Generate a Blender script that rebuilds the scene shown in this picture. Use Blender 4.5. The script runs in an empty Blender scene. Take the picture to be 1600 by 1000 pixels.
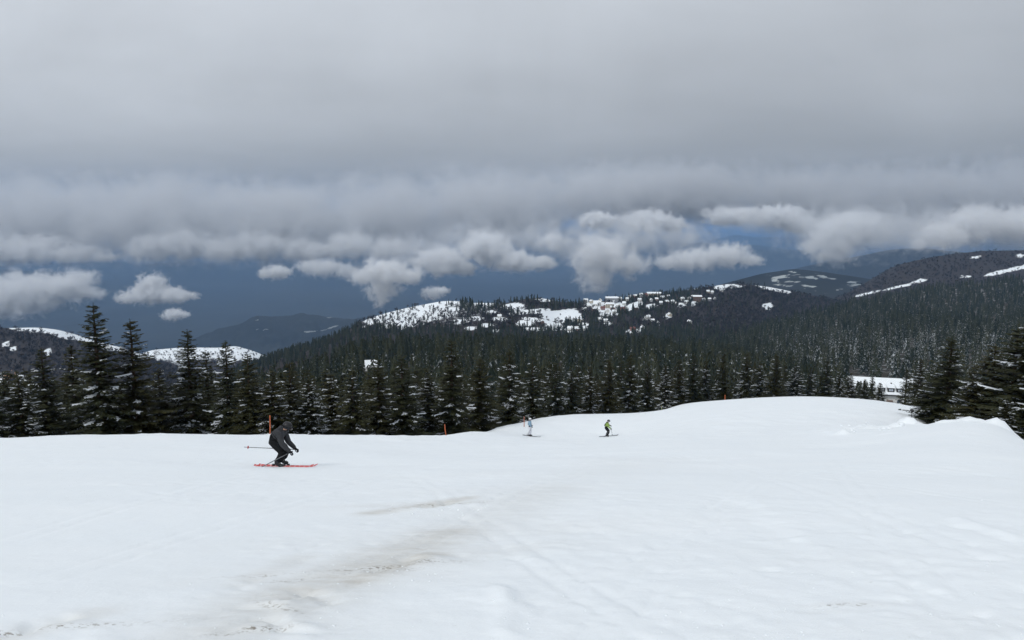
import bpy, bmesh, math, random
import numpy as np
from mathutils import Vector, Matrix, noise as mnoise

# ------------------------------------------------------------------ camera, sky, sun, exposure
scene = bpy.context.scene
COL = scene.collection
FPX, PW, PH = 1245.0, 1600.0, 1000.0          # focal length in photo pixels, photo size
PITCH = math.radians(7.8)
EYE = 1.6

cam_d = bpy.data.cameras.new("camera")
cam_d.sensor_width = 36.0
cam_d.lens = FPX / PW * 36.0
cam_d.clip_start = 0.1
cam_d.clip_end = 250000.0
cam = bpy.data.objects.new("camera", cam_d)
COL.objects.link(cam)
cam.location = (0, 0, EYE)
cam.rotation_euler = (math.radians(90) - PITCH, 0, 0)
scene.camera = cam

SUN_EL, SUN_AZ = math.radians(42), math.radians(-140)   # azimuth from +Y, clockwise positive
world = bpy.data.worlds.new("World")
scene.world = world
world.use_nodes = True
wt = world.node_tree
wt.nodes.clear()


def WN(t, **kw):
    n = wt.nodes.new(t)
    for k, v in kw.items():
        setattr(n, k, v)
    return n


def wmath(op, a, b=None, c=None, clamp=False):
    n = WN("ShaderNodeMath", operation=op, use_clamp=clamp)
    for i, v in enumerate((a, b, c)):
        if v is None:
            continue
        if isinstance(v, (int, float)):
            n.inputs[i].default_value = v
        else:
            wt.links.new(v, n.inputs[i])
    return n.outputs[0]


w_out = WN("ShaderNodeOutputWorld")
w_bg = WN("ShaderNodeBackground")
wt.links.new(w_bg.outputs[0], w_out.inputs[0])
w_sky = WN("ShaderNodeTexSky", sky_type='NISHITA')
w_sky.sun_disc = False
w_sky.sun_elevation = SUN_EL
w_sky.sun_rotation = SUN_AZ
w_sky.altitude = 1500
w_bg.inputs[1].default_value = 0.1
w_tc = WN("ShaderNodeTexCoord")
w_sep = WN("ShaderNodeSeparateXYZ")
wt.links.new(w_tc.outputs["Generated"], w_sep.inputs[0])
dz = wmath('MAXIMUM', w_sep.outputs[2], 0.0)
# overcast luminance: zenith three times as bright as the horizon
lum = wmath('MULTIPLY_ADD', wmath('SUBTRACT', 1.0, wmath('POWER', 2.718, wmath('MULTIPLY', dz, -4.0))), 5.65, 2.65)
# unevenness of the cloud deck, seen in plan from below
inv = wmath('DIVIDE', 1.0, wmath('ADD', dz, 0.10))
comb = WN("ShaderNodeCombineXYZ")
wt.links.new(wmath('MULTIPLY', w_sep.outputs[0], inv), comb.inputs[0])
wt.links.new(wmath('MULTIPLY', w_sep.outputs[1], inv), comb.inputs[1])
n1 = WN("ShaderNodeTexNoise")
n1.inputs["Scale"].default_value = 0.55
n1.inputs["Detail"].default_value = 5.0
n1.inputs["Roughness"].default_value = 0.48
wt.links.new(comb.outputs[0], n1.inputs["Vector"])
n2 = WN("ShaderNodeTexNoise")
n2.inputs["Scale"].default_value = 1.6
n2.inputs["Detail"].default_value = 7.0
n2.inputs["Roughness"].default_value = 0.55
n2.inputs["Distortion"].default_value = 0.6
mp = WN("ShaderNodeMapping")
mp.inputs["Scale"].default_value = (1.5, 1.5, 2.6)
mp.inputs["Location"].default_value = (3.7, 1.2, 0.4)
wt.links.new(w_tc.outputs["Generated"], mp.inputs[0])
wt.links.new(mp.outputs[0], n2.inputs["Vector"])
mod = wmath('ADD', wmath('MULTIPLY_ADD', n1.outputs["Fac"], 0.40, 0.80),
            wmath('MULTIPLY_ADD', n2.outputs["Fac"], 0.50, -0.25))
# the overcast is thicker towards the right-hand end of the valley
side = wmath('MULTIPLY_ADD', wmath('MULTIPLY', w_sep.outputs[0], wmath('SUBTRACT', 1.0, dz)), -0.34, 0.99)
lum2 = wmath('MULTIPLY', wmath('MULTIPLY', lum, mod), side)
ccol = WN("ShaderNodeCombineColor")
wt.links.new(wmath('MULTIPLY', lum2, 0.94), ccol.inputs[0])
wt.links.new(wmath('MULTIPLY', lum2, 1.0), ccol.inputs[1])
wt.links.new(wmath('MULTIPLY', lum2, 1.075), ccol.inputs[2])
w_mix = WN("ShaderNodeMixRGB")
w_mix.inputs[0].default_value = 0.975
wt.links.new(w_sky.outputs[0], w_mix.inputs[1])
wt.links.new(ccol.outputs[0], w_mix.inputs[2])
wt.links.new(w_mix.outputs[0], w_bg.inputs[0])

sun_d = bpy.data.lights.new("sun", 'SUN')
sun_d.energy = 1.25
sun_d.angle = math.radians(14)
sun_d.color = (1.0, 0.965, 0.91)
sun = bpy.data.objects.new("sun", sun_d)
COL.objects.link(sun)
sd = Vector((math.cos(SUN_EL) * math.sin(SUN_AZ), math.cos(SUN_EL) * math.cos(SUN_AZ), math.sin(SUN_EL)))
sun.rotation_euler = sd.to_track_quat('Z', 'Y').to_euler()
sun.location = (0, 0, 60)

scene.view_settings.view_transform = 'Standard'
scene.view_settings.look = 'None'
scene.view_settings.gamma = 1.0
scene.view_settings.use_curve_mapping = False
scene.view_settings.exposure = 0.0
cy = scene.cycles
cy.use_denoising = True
try:
    cy.denoiser = 'OPENIMAGEDENOISE'
except Exception:
    pass
cy.max_bounces = 6
cy.diffuse_bounces = 2
cy.glossy_bounces = 2
cy.transmission_bounces = 2
cy.volume_bounces = 5
cy.use_adaptive_sampling = True
cy.adaptive_threshold = 0.03
cy.adaptive_min_samples = 16
cy.transparent_max_bounces = 8
cy.volume_step_rate = 1.0
cy.volume_max_steps = 96

# ------------------------------------------------------------------ helpers
rng = np.random.default_rng(7)
random.seed(7)
SP, CP = math.sin(PITCH), math.cos(PITCH)


def qt(px, py):
    """photo pixel -> (x/y, z/y) of the view ray from the eye"""
    a = (px - PW / 2) / FPX
    b = (PH / 2 - py) / FPX
    y = b * SP + CP
    return a / y, (b * CP - SP) / y


def at(px, py, d):
    q, t = qt(px, py)
    return np.array((q * d, d, EYE + t * d))


def proj(P):
    P = np.asarray(P, float)
    x, y, z = P[..., 0], P[..., 1], P[..., 2] - EYE
    f = y * CP - z * SP
    u = y * SP + z * CP
    return PW / 2 + FPX * x / f, PH / 2 - FPX * u / f


def _hash(ix, iy, iz, seed):
    h = (ix * 374761393 + iy * 668265263 + iz * 2147483647 + seed * 144665) & 0xFFFFFFFF
    h = ((h ^ (h >> 13)) * 1274126177) & 0xFFFFFFFF
    return ((h ^ (h >> 16)) & 0xFFFFFF) / float(0xFFFFFF)


def vnoise(x, y, seed=0):
    x = np.asarray(x, float); y = np.asarray(y, float)
    ix, iy = np.floor(x).astype(np.int64), np.floor(y).astype(np.int64)
    fx, fy = x - ix, y - iy
    fx = fx * fx * fx * (fx * (fx * 6 - 15) + 10); fy = fy * fy * fy * (fy * (fy * 6 - 15) + 10)
    z = np.zeros_like(ix)
    a = _hash(ix, iy, z, seed); b = _hash(ix + 1, iy, z, seed)
    c = _hash(ix, iy + 1, z, seed); d = _hash(ix + 1, iy + 1, z, seed)
    return (a * (1 - fx) + b * fx) * (1 - fy) + (c * (1 - fx) + d * fx) * fy - 0.5


def fbm(x, y, oct=4, seed=0, gain=0.5):
    s, amp, f = 0.0, 1.0, 1.0
    for k in range(oct):
        s = s + amp * vnoise(x * f + 17.3 * k, y * f - 9.1 * k, seed + k)
        amp *= gain; f *= 2.03
    return s


def sstep(a, b, x):
    t = np.clip((x - a) / (b - a), 0, 1)
    return t * t * (3 - 2 * t)


def mesh_np(name, V, F, mat=None, smooth=False, attrs=None):
    """V (n,3), F list of arrays, each (m,k)"""
    me = bpy.data.meshes.new(name)
    V = np.asarray(V, np.float32)
    if isinstance(F, np.ndarray):
        F = [F]
    F = [np.asarray(f, np.int32) for f in F if len(f)]
    me.vertices.add(len(V))
    me.vertices.foreach_set("co", V.ravel())
    nl = sum(f.size for f in F); npoly = sum(len(f) for f in F)
    me.loops.add(nl); me.polygons.add(npoly)
    me.loops.foreach_set("vertex_index", np.concatenate([f.ravel() for f in F]))
    tot = np.concatenate([np.full(len(f), f.shape[1], np.int32) for f in F])
    st = np.concatenate(([0], np.cumsum(tot)[:-1])).astype(np.int32)
    me.polygons.foreach_set("loop_start", st)
    me.polygons.foreach_set("loop_total", tot)
    me.polygons.foreach_set("use_smooth", np.full(npoly, smooth, bool))
    for k, v in (attrs or {}).items():
        a = me.attributes.new(k, 'FLOAT', 'POINT')
        a.data.foreach_set("value", np.asarray(v, np.float32))
    me.update(calc_edges=True)
    if mat is not None:
        me.materials.append(mat)
    return me


def link(name, me, parent=None, loc=None, rot=None, scale=None):
    o = bpy.data.objects.new(name, me)
    COL.objects.link(o)
    if parent is not None:
        o.parent = parent
    if loc is not None:
        o.location = loc
    if rot is not None:
        o.rotation_euler = rot
    if scale is not None:
        o.scale = scale if hasattr(scale, '__len__') else (scale,) * 3
    return o


def tag(o, label=None, cat=None, group=None, kind=None):
    for k, v in (("label", label), ("category", cat), ("group", group), ("kind", kind)):
        if v is not None:
            o[k] = v
    return o


def empty(name, loc, rz=0.0, scale=1.0):
    o = bpy.data.objects.new(name, None)
    COL.objects.link(o)
    o.location = loc
    o.rotation_euler = (0, 0, rz)
    o.scale = (scale,) * 3
    o.empty_display_size = 0.3
    return o


# ------------------------------------------------------------------ materials
def new_mat(name):
    m = bpy.data.materials.new(name)
    m.use_nodes = True
    t = m.node_tree
    b = t.nodes["Principled BSDF"]
    return m, t, b


def N(t, typ, **kw):
    n = t.nodes.new(typ)
    for k, v in kw.items():
        setattr(n, k, v)
    return n


def M_(t, op, a, b=None, c=None, clamp=False):
    n = N(t, "ShaderNodeMath", operation=op, use_clamp=clamp)
    for i, v in enumerate((a, b, c)):
        if v is None:
            continue
        if isinstance(v, (int, float)):
            n.inputs[i].default_value = v
        else:
            t.links.new(v, n.inputs[i])
    return n.outputs[0]


def mixc(t, fac, a, b):
    n = N(t, "ShaderNodeMixRGB")
    for i, v in ((0, fac), (1, a), (2, b)):
        if isinstance(v, (int, float)):
            n.inputs[i].default_value = v
        elif isinstance(v, tuple):
            n.inputs[i].default_value = (*v, 1.0)
        else:
            t.links.new(v, n.inputs[i])
    return n.outputs[0]


def noise_n(t, scale, detail=3.0, rough=0.5, vec=None, dist=0.0):
    n = N(t, "ShaderNodeTexNoise")
    n.inputs["Scale"].default_value = scale
    n.inputs["Detail"].default_value = detail
    n.inputs["Roughness"].default_value = rough
    n.inputs["Distortion"].default_value = dist
    if vec is not None:
        t.links.new(vec, n.inputs["Vector"])
    return n.outputs["Fac"]


def attr_n(t, name):
    n = N(t, "ShaderNodeAttribute", attribute_name=name)
    return n.outputs["Fac"]


def plain(name, col, rough=0.7, var=0.15, scale=8.0, metal=0.0, spec=0.3):
    m, t, b = new_mat(name)
    geo = N(t, "ShaderNodeNewGeometry")
    f = noise_n(t, scale, 3.0, 0.55, geo.outputs["Position"])
    lo = tuple(c * (1 - var) for c in col); hi = tuple(min(1, c * (1 + var)) for c in col)
    t.links.new(mixc(t, f, lo, hi), b.inputs["Base Color"])
    b.inputs["Roughness"].default_value = rough
    b.inputs["Metallic"].default_value = metal
    b.inputs["Specular IOR Level"].default_value = spec
    return m


SNOW = (0.85, 0.89, 0.915)

# the groomed slope: white, dirty where the 'dirt' attribute says earth shows through
m_slope, t, b = new_mat("piste_snow")
geo = N(t, "ShaderNodeNewGeometry")
pos = geo.outputs["Position"]
mapn = N(t, "ShaderNodeMapping")
mapn.inputs["Rotation"].default_value = (0, 0, math.radians(-24))
mapn.inputs["Scale"].default_value = (0.35, 1.6, 1.0)
t.links.new(pos, mapn.inputs[0])
big = noise_n(t, 0.5, 4.0, 0.55, mapn.outputs[0])
c0 = mixc(t, big, (0.825, 0.868, 0.893), (0.885, 0.915, 0.93))
d_at = attr_n(t, "dirt")
dn = noise_n(t, 5.0, 6.0, 0.65, mapn.outputs[0])
dfac = M_(t, 'MULTIPLY', d_at, M_(t, 'MULTIPLY_ADD', dn, 1.3, 0.1, clamp=True), clamp=True)
c1 = mixc(t, dfac, c0, (0.43, 0.385, 0.31))
sp_at = attr_n(t, "soil")
sn = noise_n(t, 22.0, 5.0, 0.7, pos)
sfac = M_(t, 'MULTIPLY', sp_at, M_(t, 'GREATER_THAN', sn, 0.55))
c2 = mixc(t, sfac, c1, (0.16, 0.12, 0.075))
spk = noise_n(t, 13.0, 4.0, 0.6, pos)
spk2 = noise_n(t, 0.45, 3.0, 0.5, pos)
kfac = M_(t, 'MULTIPLY', M_(t, 'MULTIPLY_ADD', spk, 9.0, -6.1, clamp=True), M_(t, 'MULTIPLY_ADD', spk2, 3.0, -1.1, clamp=True))
c3 = mixc(t, kfac, c2, (0.50, 0.50, 0.47))
t.links.new(c3, b.inputs["Base Color"])
b.inputs["Roughness"].default_value = 0.62
b.inputs["Specular IOR Level"].default_value = 0.25
nb1 = noise_n(t, 11.0, 7.0, 0.7, pos)
nb2 = noise_n(t, 2.2, 4.0, 0.55, mapn.outputs[0])
bsum = M_(t, 'MULTIPLY_ADD', nb2, 0.6, M_(t, 'MULTIPLY', nb1, 0.5))
bp = N(t, "ShaderNodeBump")
bp.inputs["Strength"].default_value = 0.26
bp.inputs["Distance"].default_value = 0.05
t.links.new(bsum, bp.inputs["Height"])
t.links.new(bp.outputs[0], b.inputs["Normal"])


def ground_mat(name, litter, litter2, nscale, bias=0.0, snowcol=SNOW, sharp=4.0):
    """snow where the 'snow' attribute is high, leaf litter and undergrowth elsewhere"""
    m, t, b = new_mat(name)
    geo = N(t, "ShaderNodeNewGeometry")
    pos = geo.outputs["Position"]
    s = attr_n(t, "snow")
    n = noise_n(t, nscale, 6.0, 0.65, pos)
    n2 = noise_n(t, nscale * 0.21, 4.0, 0.6, pos)
    v = M_(t, 'ADD', M_(t, 'MULTIPLY_ADD', s, 1.5, -0.78 + bias), M_(t, 'MULTIPLY_ADD', n, 1.3, -0.3))
    f = M_(t, 'MULTIPLY_ADD', v, sharp, -.25 * sharp, clamp=True)
    lit = mixc(t, n2, litter, litter2)
    t.links.new(mixc(t, f, lit, snowcol), b.inputs["Base Color"])
    b.inputs["Roughness"].default_value = 0.9
    b.inputs["Specular IOR Level"].default_value = 0.1
    return m


m_forestfloor = ground_mat("forest_floor", (0.035, 0.034, 0.028), (0.06, 0.052, 0.042), 0.12)
m_hillfloor = ground_mat("hill_floor", (0.030, 0.027, 0.027), (0.05, 0.043, 0.042), 0.14, 0.0, SNOW, 3.0)
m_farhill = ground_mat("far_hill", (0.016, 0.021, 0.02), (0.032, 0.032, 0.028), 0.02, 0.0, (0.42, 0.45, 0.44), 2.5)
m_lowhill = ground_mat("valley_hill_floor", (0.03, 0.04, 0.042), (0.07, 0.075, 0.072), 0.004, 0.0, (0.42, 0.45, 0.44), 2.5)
m_plain = ground_mat("valley_plain", (0.004, 0.010, 0.013), (0.07, 0.075, 0.068), 0.0022)

# spruce needles
m_needle, t, b = new_mat("spruce_needles")
geo = N(t, "ShaderNodeNewGeometry")
oi = N(t, "ShaderNodeObjectInfo")
nn = noise_n(t, 1.7, 3.0, 0.6, geo.outputs["Position"])
cA = mixc(t, nn, (0.012, 0.016, 0.009), (0.052, 0.055, 0.027))
cB = mixc(t, oi.outputs["Random"], (0.95, 1.0, 0.95), (1.25, 1.1, 0.85))
mm = N(t, "ShaderNodeMixRGB", blend_type='MULTIPLY')
mm.inputs[0].default_value = 1.0
t.links.new(cA, mm.inputs[1]); t.links.new(cB, mm.inputs[2])
t.links.new(mm.outputs[0], b.inputs["Base Color"])
b.inputs["Roughness"].default_value = 0.75
b.inputs["Specular IOR Level"].default_value = 0.15

m_bark = plain("spruce_bark", (0.07, 0.05, 0.037), 0.9, 0.35, 6.0, spec=0.1)
m_crumb = plain("loose_snow", SNOW, .7, .05, 3.0, spec=.2)
m_boughsnow = plain("bough_snow", (0.66, 0.70, 0.74), 0.7, 0.06, 3.0, spec=0.2)


def far_tree_mat(name, lo, hi, snow_thr):
    m, t, b = new_mat(name)
    geo = N(t, "ShaderNodeNewGeometry")
    r = attr_n(t, "rnd")
    s = attr_n(t, "snow")
    c = mixc(t, r, lo, hi)
    n = noise_n(t, 0.9, 4.0, 0.7, geo.outputs["Position"])
    f = M_(t, 'MULTIPLY_ADD', M_(t, 'ADD', n, M_(t, 'MULTIPLY', s, 0.42)), 6.0, -6.0 * snow_thr, clamp=True)
    t.links.new(mixc(t, f, c, (0.58, 0.62, 0.66)), b.inputs["Base Color"])
    b.inputs["Roughness"].default_value = 0.9
    b.inputs["Specular IOR Level"].default_value = 0.05
    return m


m_farspruce = far_tree_mat("far_spruce", (0.017, 0.025, 0.019), (0.05, 0.055, 0.036), 0.74)
m_faroak = far_tree_mat("bare_wood", (0.024, 0.023, 0.025), (0.052, 0.047, 0.046), 0.84)

# ------------------------------------------------------------------ terrain field (groomed slope and the wood below it)


class TPS:
    def __init__(s, P, v, smooth=1e-4):
        s.P = np.asarray(P, float)
        n = len(P)
        K = s.k(np.linalg.norm(s.P[:, None] - s.P[None], axis=2)) + smooth * np.eye(n)
        A = np.zeros((n + 3, n + 3))
        A[:n, :n] = K
        A[:n, n] = 1; A[:n, n + 1:] = s.P
        A[n, :n] = 1; A[n + 1:, :n] = s.P.T
        s.w = np.linalg.solve(A, np.concatenate((v, np.zeros(3))))

    @staticmethod
    def k(r):
        return np.where(r > 1e-9, r * r * np.log(np.maximum(r, 1e-9)), 0.0)

    def __call__(s, X):
        out = np.empty(len(X))
        for i in range(0, len(X), 20000):
            c = X[i:i + 20000]
            K = s.k(np.linalg.norm(c[:, None] - s.P[None], axis=2))
            out[i:i + 20000] = K @ s.w[:-3] + s.w[-3] + c @ s.w[-2:]
        return out


CT = []      # (q, ln d, slope)


def ctl(px, py, d):
    q, tt = qt(px, py)
    CT.append((q, math.log(d), tt + EYE / d))


def ctls(px, s, d):
    CT.append((qt(px, 700)[0], math.log(d), s))


for px in (-700, -100, 450, 900, 1350, 1900, 2500):
    for d in (3, 7):
        ctls(px, -0.25 + 0.010 * max(0, (px - 800)) / 800, d)
for px, s in ((-600, -.25), (0, -.248), (800, -.250), (1200, -.243), (1600, -.238), (2200, -.23)):
    ctls(px, s, 14)
ctl(440, 727, 21.6); ctl(1100, 700, 27); ctl(1350, 697, 27)
EDGE = [(-700, 720, 50), (-250, 700, 46), (0, 689, 46), (120, 684, 46), (250, 681, 47), (420, 681, 48), (560, 681, 50), (640, 683, 53),
        (690, 680, 57), (740, 675, 63), (790, 665, 74), (830, 656, 84), (870, 650, 92), (950, 647, 100), (1000, 646, 104),
        (1060, 633, 122), (1130, 630, 130), (1190, 627, 135), (1250, 626, 135), (1300, 628, 132), (1350, 632, 122), (1425, 637, 102)]
for px, py, d in EDGE:
    ctl(px, py, d)
    ctl(px, py + 8, d * 1.16)
    ctl(px, py + 18, d * 1.42)
ctl(830, 683, 69); ctl(948, 683, 69); ctl(890, 683, 69); ctl(1100, 655, 62); ctl(1250, 660, 52); ctl(700, 700, 34)
# right-hand bank
for px, py, d in ((1480, 663, 37), (1560, 668, 35), (1610, 694, 31), (1700, 735, 28), (1900, 800, 24)):
    ctl(px, py, d)
    ctl(px + 10, py + 30, d * 1.25)
ctl(1400, 668, 40); ctl(1440, 655, 60); ctl(1500, 705, 48); ctl(1600, 715, 60)
# the wooded hillside behind, down to the valley
for px, py in ((-700, 760), (0, 722), (300, 702), (600, 672), (800, 655), (1000, 640), (1200, 636), (1400, 642), (1600, 668), (2200, 690)):
    ctl(px, py, 215)
for px, py in ((1330, 628), (1420, 634)):
    ctl(px, py, 350)
for px, py in ((-700, 740), (0, 690), (300, 650), (450, 612), (600, 582), (800, 580), (1000, 586), (1200, 598), (1300, 618), (1400, 631), (1600, 628), (2200, 640)):
    ctl(px, py, 400)
for px, py in ((-700, 720), (0, 672), (300, 636), (450, 622), (560, 560), (700, 548), (900, 544), (1000, 546), (1100, 552), (1250, 580), (1450, 610), (1700, 610), (2200, 610)):
    ctl(px, py, 850)
for px, py in ((-700, 740), (0, 690), (300, 650), (450, 640), (600, 600), (900, 580), (1100, 580), (1400, 610), (1700, 610), (2200, 610)):
    ctl(px, py, 1350)
CT = np.array(CT)
SC = np.array((1.25, 0.55))
FIELD = TPS(CT[:, :2] * SC, CT[:, 2], 2e-5)


GQ = np.linspace(-1.71, 1.71, 260)
GL = np.linspace(math.log(2.9), math.log(1600), 420)
_gq, _gl = np.meshgrid(GQ, GL, indexing='ij')
GS = FIELD(np.stack((_gq.ravel() * SC[0], _gl.ravel() * SC[1]), 1)).reshape(_gq.shape)


def slope_base(x, y):
    x = np.asarray(x, float); y = np.asarray(y, float)
    yy = np.clip(y, 3.0, 1590.0)
    q = np.clip(x / yy, -1.7, 1.7)
    a = (q - GQ[0]) / (GQ[1] - GQ[0]); b_ = (np.log(yy) - GL[0]) / (GL[1] - GL[0])
    i, j = a.astype(int), b_.astype(int)
    fa, fb = a - i, b_ - j
    s = (GS[i, j] * (1 - fa) + GS[i + 1, j] * fa) * (1 - fb) + (GS[i, j + 1] * (1 - fa) + GS[i + 1, j + 1] * fa) * fb
    return s * yy + (y - yy) * -0.25


BUMPS = []     # (x, y, rx, ry, h) soft mounds on the slope


def bump(px, py, d, rpx, h, ry=None):
    p = at(px, py, d)
    r = rpx / FPX * d
    BUMPS.append((p[0], p[1], r, ry or r * 1.3, h))


bump(1478, 660, 37, 26, 0.18, 1.3); bump(1508, 660, 37, 18, 0.20, 1.2); bump(1550, 664, 35.5, 20, 0.20, 1.1); bump(1572, 668, 35, 14, 0.10, 0.9)
bump(1392, 664, 41, 34, 0.22, 0.9); bump(1345, 670, 39, 30, 0.16, 0.9); bump(1425, 664, 41, 24, 0.24, 0.8); bump(1312, 682, 34, 12, 0.18, 1.6)
bump(1398, 674, 37, 14, -0.14, 0.5); bump(1376, 670, 38, 14, -0.10, 0.5); bump(1330, 684, 33, 12, -0.10, 0.7); bump(1390, 690, 31, 12, 0.07, 0.3)


def seg_dist(x, y, a, b_):
    ax, ay = a; bx, by = b_
    dx, dy = bx - ax, by - ay
    L = math.hypot(dx, dy)
    u = ((x - ax) * dx + (y - ay) * dy) / L
    v = ((x - ax) * -dy + (y - ay) * dx) / L
    return u / L, v


def ground_hit(px, py, fn=None, d0=3.0, d1=900.0):
    """march the pixel's ray to the terrain"""
    q, tt = qt(px, py)
    ds = np.geomspace(d0, d1, 500)
    z = (fn or slope_base)(q * ds, ds)
    r = EYE + tt * ds
    k = np.argmax(r <= z)
    return np.array((q * ds[k], ds[k], z[k]))


TRACKS = []    # (p, q, width, depth)
for (ax, ay, bx, by) in ((240, 1000, 930, 720), (330, 1000, 860, 742), (60, 900, 640, 735), (900, 1000, 1180, 735), (1600, 900, 1120, 720), (1000, 1000, 640, 745), (1500, 1000, 1290, 715), (700, 1000, 1240, 730), (0, 840, 430, 729), (1600, 800, 1000, 705)):
    p, q_ = ground_hit(ax, ay), ground_hit(bx, by)
    for o_ in (0, .32):
        TRACKS.append(((p[0] + o_, p[1]), (q_[0] + o_, q_[1]), .04, -.014))
for (ax, ay, bx, by, w, h) in (
        (575, 893, 660, 872, .10, -.05), (560, 905, 690, 868, .30, .035), (660, 793, 722, 785, .08, -.045), (590, 800, 655, 795, .07, .03),
        (410, 942, 470, 1002, .10, -.06), (425, 938, 490, 1005, .12, .05), (395, 985, 425, 975, .08, .05), (390, 862, 450, 848, .06, .02),
        (465, 915, 510, 945, .09, -.03), (370, 920, 435, 895, .08, -.02), (0, 995, 125, 962, .10, -.035), (30, 1000, 140, 970, .12, .02), (470, 860, 540, 840, .06, -.015),
        (780, 920, 800, 1000, .10, .03), (1120, 775, 1300, 905, .25, -.02), (1150, 770, 1350, 905, .2, .015), (1480, 810, 1600, 848, .10, .025), (1485, 822, 1600, 862, .08, -.02),
        (1180, 850, 1260, 840, .1, .02), (1000, 700, 1300, 688, .5, .02), (500, 760, 900, 700, .45, .02), (100, 760, 700, 742, .5, -.02), (660, 740, 1200, 712, .35, .02),
        (620, 1000, 1000, 760, .5, .02), (540, 1000, 900, 790, .4, -.02)):
    p, q_ = ground_hit(ax, ay), ground_hit(bx, by)
    TRACKS.append(((p[0], p[1]), (q_[0], q_[1]), w, h))

DIRT = []
for (px, py, rx, ry, ang, amp) in ((585, 885, 1.1, .30, 20, .8), (640, 868, 1.7, .55, 22, .6), (700, 835, 2.6, .9, 22, .34), (690, 788, 1.6, .26, 12, .7),
                                   (430, 960, .8, .5, 0, .45), (380, 990, 1.0, .5, 15, .45), (400, 905, 1.1, .3, 18, .25), (520, 900, .9, .3, 15, .30), (770, 770, 3.0, .8, 14, .2),
                                   (480, 870, 1.5, .5, 15, .14), (50, 985, 1.0, .15, 18, .35), (610, 795, 1.2, .15, 12, .25), (1330, 945, .5, .08, 3, .35), (1300, 955, .4, .06, 0, .3), (800, 740, 5, 1.0, 10, .12),
                                   (1250, 870, 1.2, .6, -30, .1), (1500, 985, 1.2, .4, 0, .16)):
    c = ground_hit(px, py)
    DIRT.append((c[0], c[1], rx, ry, math.radians(ang), amp * .4))
for (ax, ay, bx, by, w, amp) in ((470, 925, 700, 830, .55, .62), (380, 960, 560, 890, .5, .42), (600, 880, 860, 765, .8, .26), (560, 905, 665, 868, .28, .85), (585, 800, 725, 782, .22, .75), (330, 1000, 470, 940, .5, .45), (700, 800, 1000, 720, 1.4, .10), (0, 1000, 130, 962, .2, .4), (395, 905, 470, 870, .25, .35)):
    p, q_ = ground_hit(ax, ay), ground_hit(bx, by)
    DIRT.append(((p[0], p[1]), (q_[0], q_[1]), w, amp))
SOIL = []
for (px, py, rx, ry, ang) in ((612, 884, .62, .055, 20), (590, 892, .30, .06, 14), (692, 789, .8, .07, 12), (640, 793, .3, .03, 10), (398, 984, .25, .05, 22), (434, 950, .3, .035, -42), (48, 984, .7, .04, 16),
                              (388, 897, .3, .03, 15), (458, 905, .2, .03, 30), (1335, 944, .15, .02, 0), (1290, 951, .12, .02, 5)):
    c = ground_hit(px, py)
    SOIL.append((c[0], c[1], rx, ry, math.radians(ang)))


def ell(x, y, cx, cy, rx, ry, a):
    dx, dy = x - cx, y - cy
    u = (dx * math.cos(a) + dy * math.sin(a)) / rx
    v = (-dx * math.sin(a) + dy * math.cos(a)) / ry
    return np.exp(-(u * u + v * v))


def slope_z(x, y, detail=True):
    x = np.asarray(x, float); y = np.asarray(y, float)
    z = slope_base(x, y)
    for bx, by, rx, ry, h in BUMPS:
        e = np.exp(-(((x - bx) / rx) ** 2 + ((y - by) / ry) ** 2))
        z = z + h * e * (1 + (1.5 * fbm(x * 1.4, y * 1.4, 3, 31) if detail else 0))
    near = 1 - sstep(60, 130, y)
    z = z + 0.10 * fbm(x * .16, y * .22, 3, 1) * sstep(2, 15, y) * near
    if detail:
        bank = np.exp(-((x - 18.6) / 3.6) ** 2 - ((y - 38.5) / 1.9) ** 2)          # broken lumps of ploughed snow
        z = z + bank * (.06 + .40 * fbm(x * 1.5, y * 1.5, 4, 33, .55) - .14 * np.abs(fbm(x * 3.4, y * 3.4, 3, 35)))
        z = z + near * (0.009 * fbm(x * .50 - y * .30, x * .55 + y * .22, 3, 5))
        # rough, trampled snow
        rough = sstep(-.1, .25, fbm(x * .25, y * .35, 3, 9) + .25 * sstep(-1, 2, x) * (1 - sstep(8, 12, y)))
        z = z + near * (0.007 + 0.010 * rough) * fbm(x * 3.6, y * 2.6, 4, 12, .62)
        dent = vnoise(x * 5.5, y * 4.2, 71) + .5 * vnoise(x * 11, y * 8, 72)
        z = z - .055 * np.maximum(dent - .30, 0) * rough * near
        for a, b_, w, h in TRACKS:
            u, v = seg_dist(x, y, a, b_)
            v = v + .18 * fbm(u * 3 + h * 50, u * 0, 2, 3)
            z = z + h * np.exp(-(v / w) ** 2) * sstep(-.08, .1, u) * (1 - sstep(.85, 1.08, u)) * (1 + 1.2 * fbm(x * 4, y * 4, 2, 8))
        z = z + .09 * np.maximum(fbm(x * .8, y * .3, 3, 66, .65), -.1) * sstep(30, 42, y) * (1 - sstep(70, 110, y))     # crumbly lip
    return z


def tri_grid(nu, nv):
    i = np.arange(nu - 1)[:, None] * nv + np.arange(nv - 1)[None]
    return np.stack((i, i + nv, i + nv + 1, i + 1), -1).reshape(-1, 4)


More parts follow.
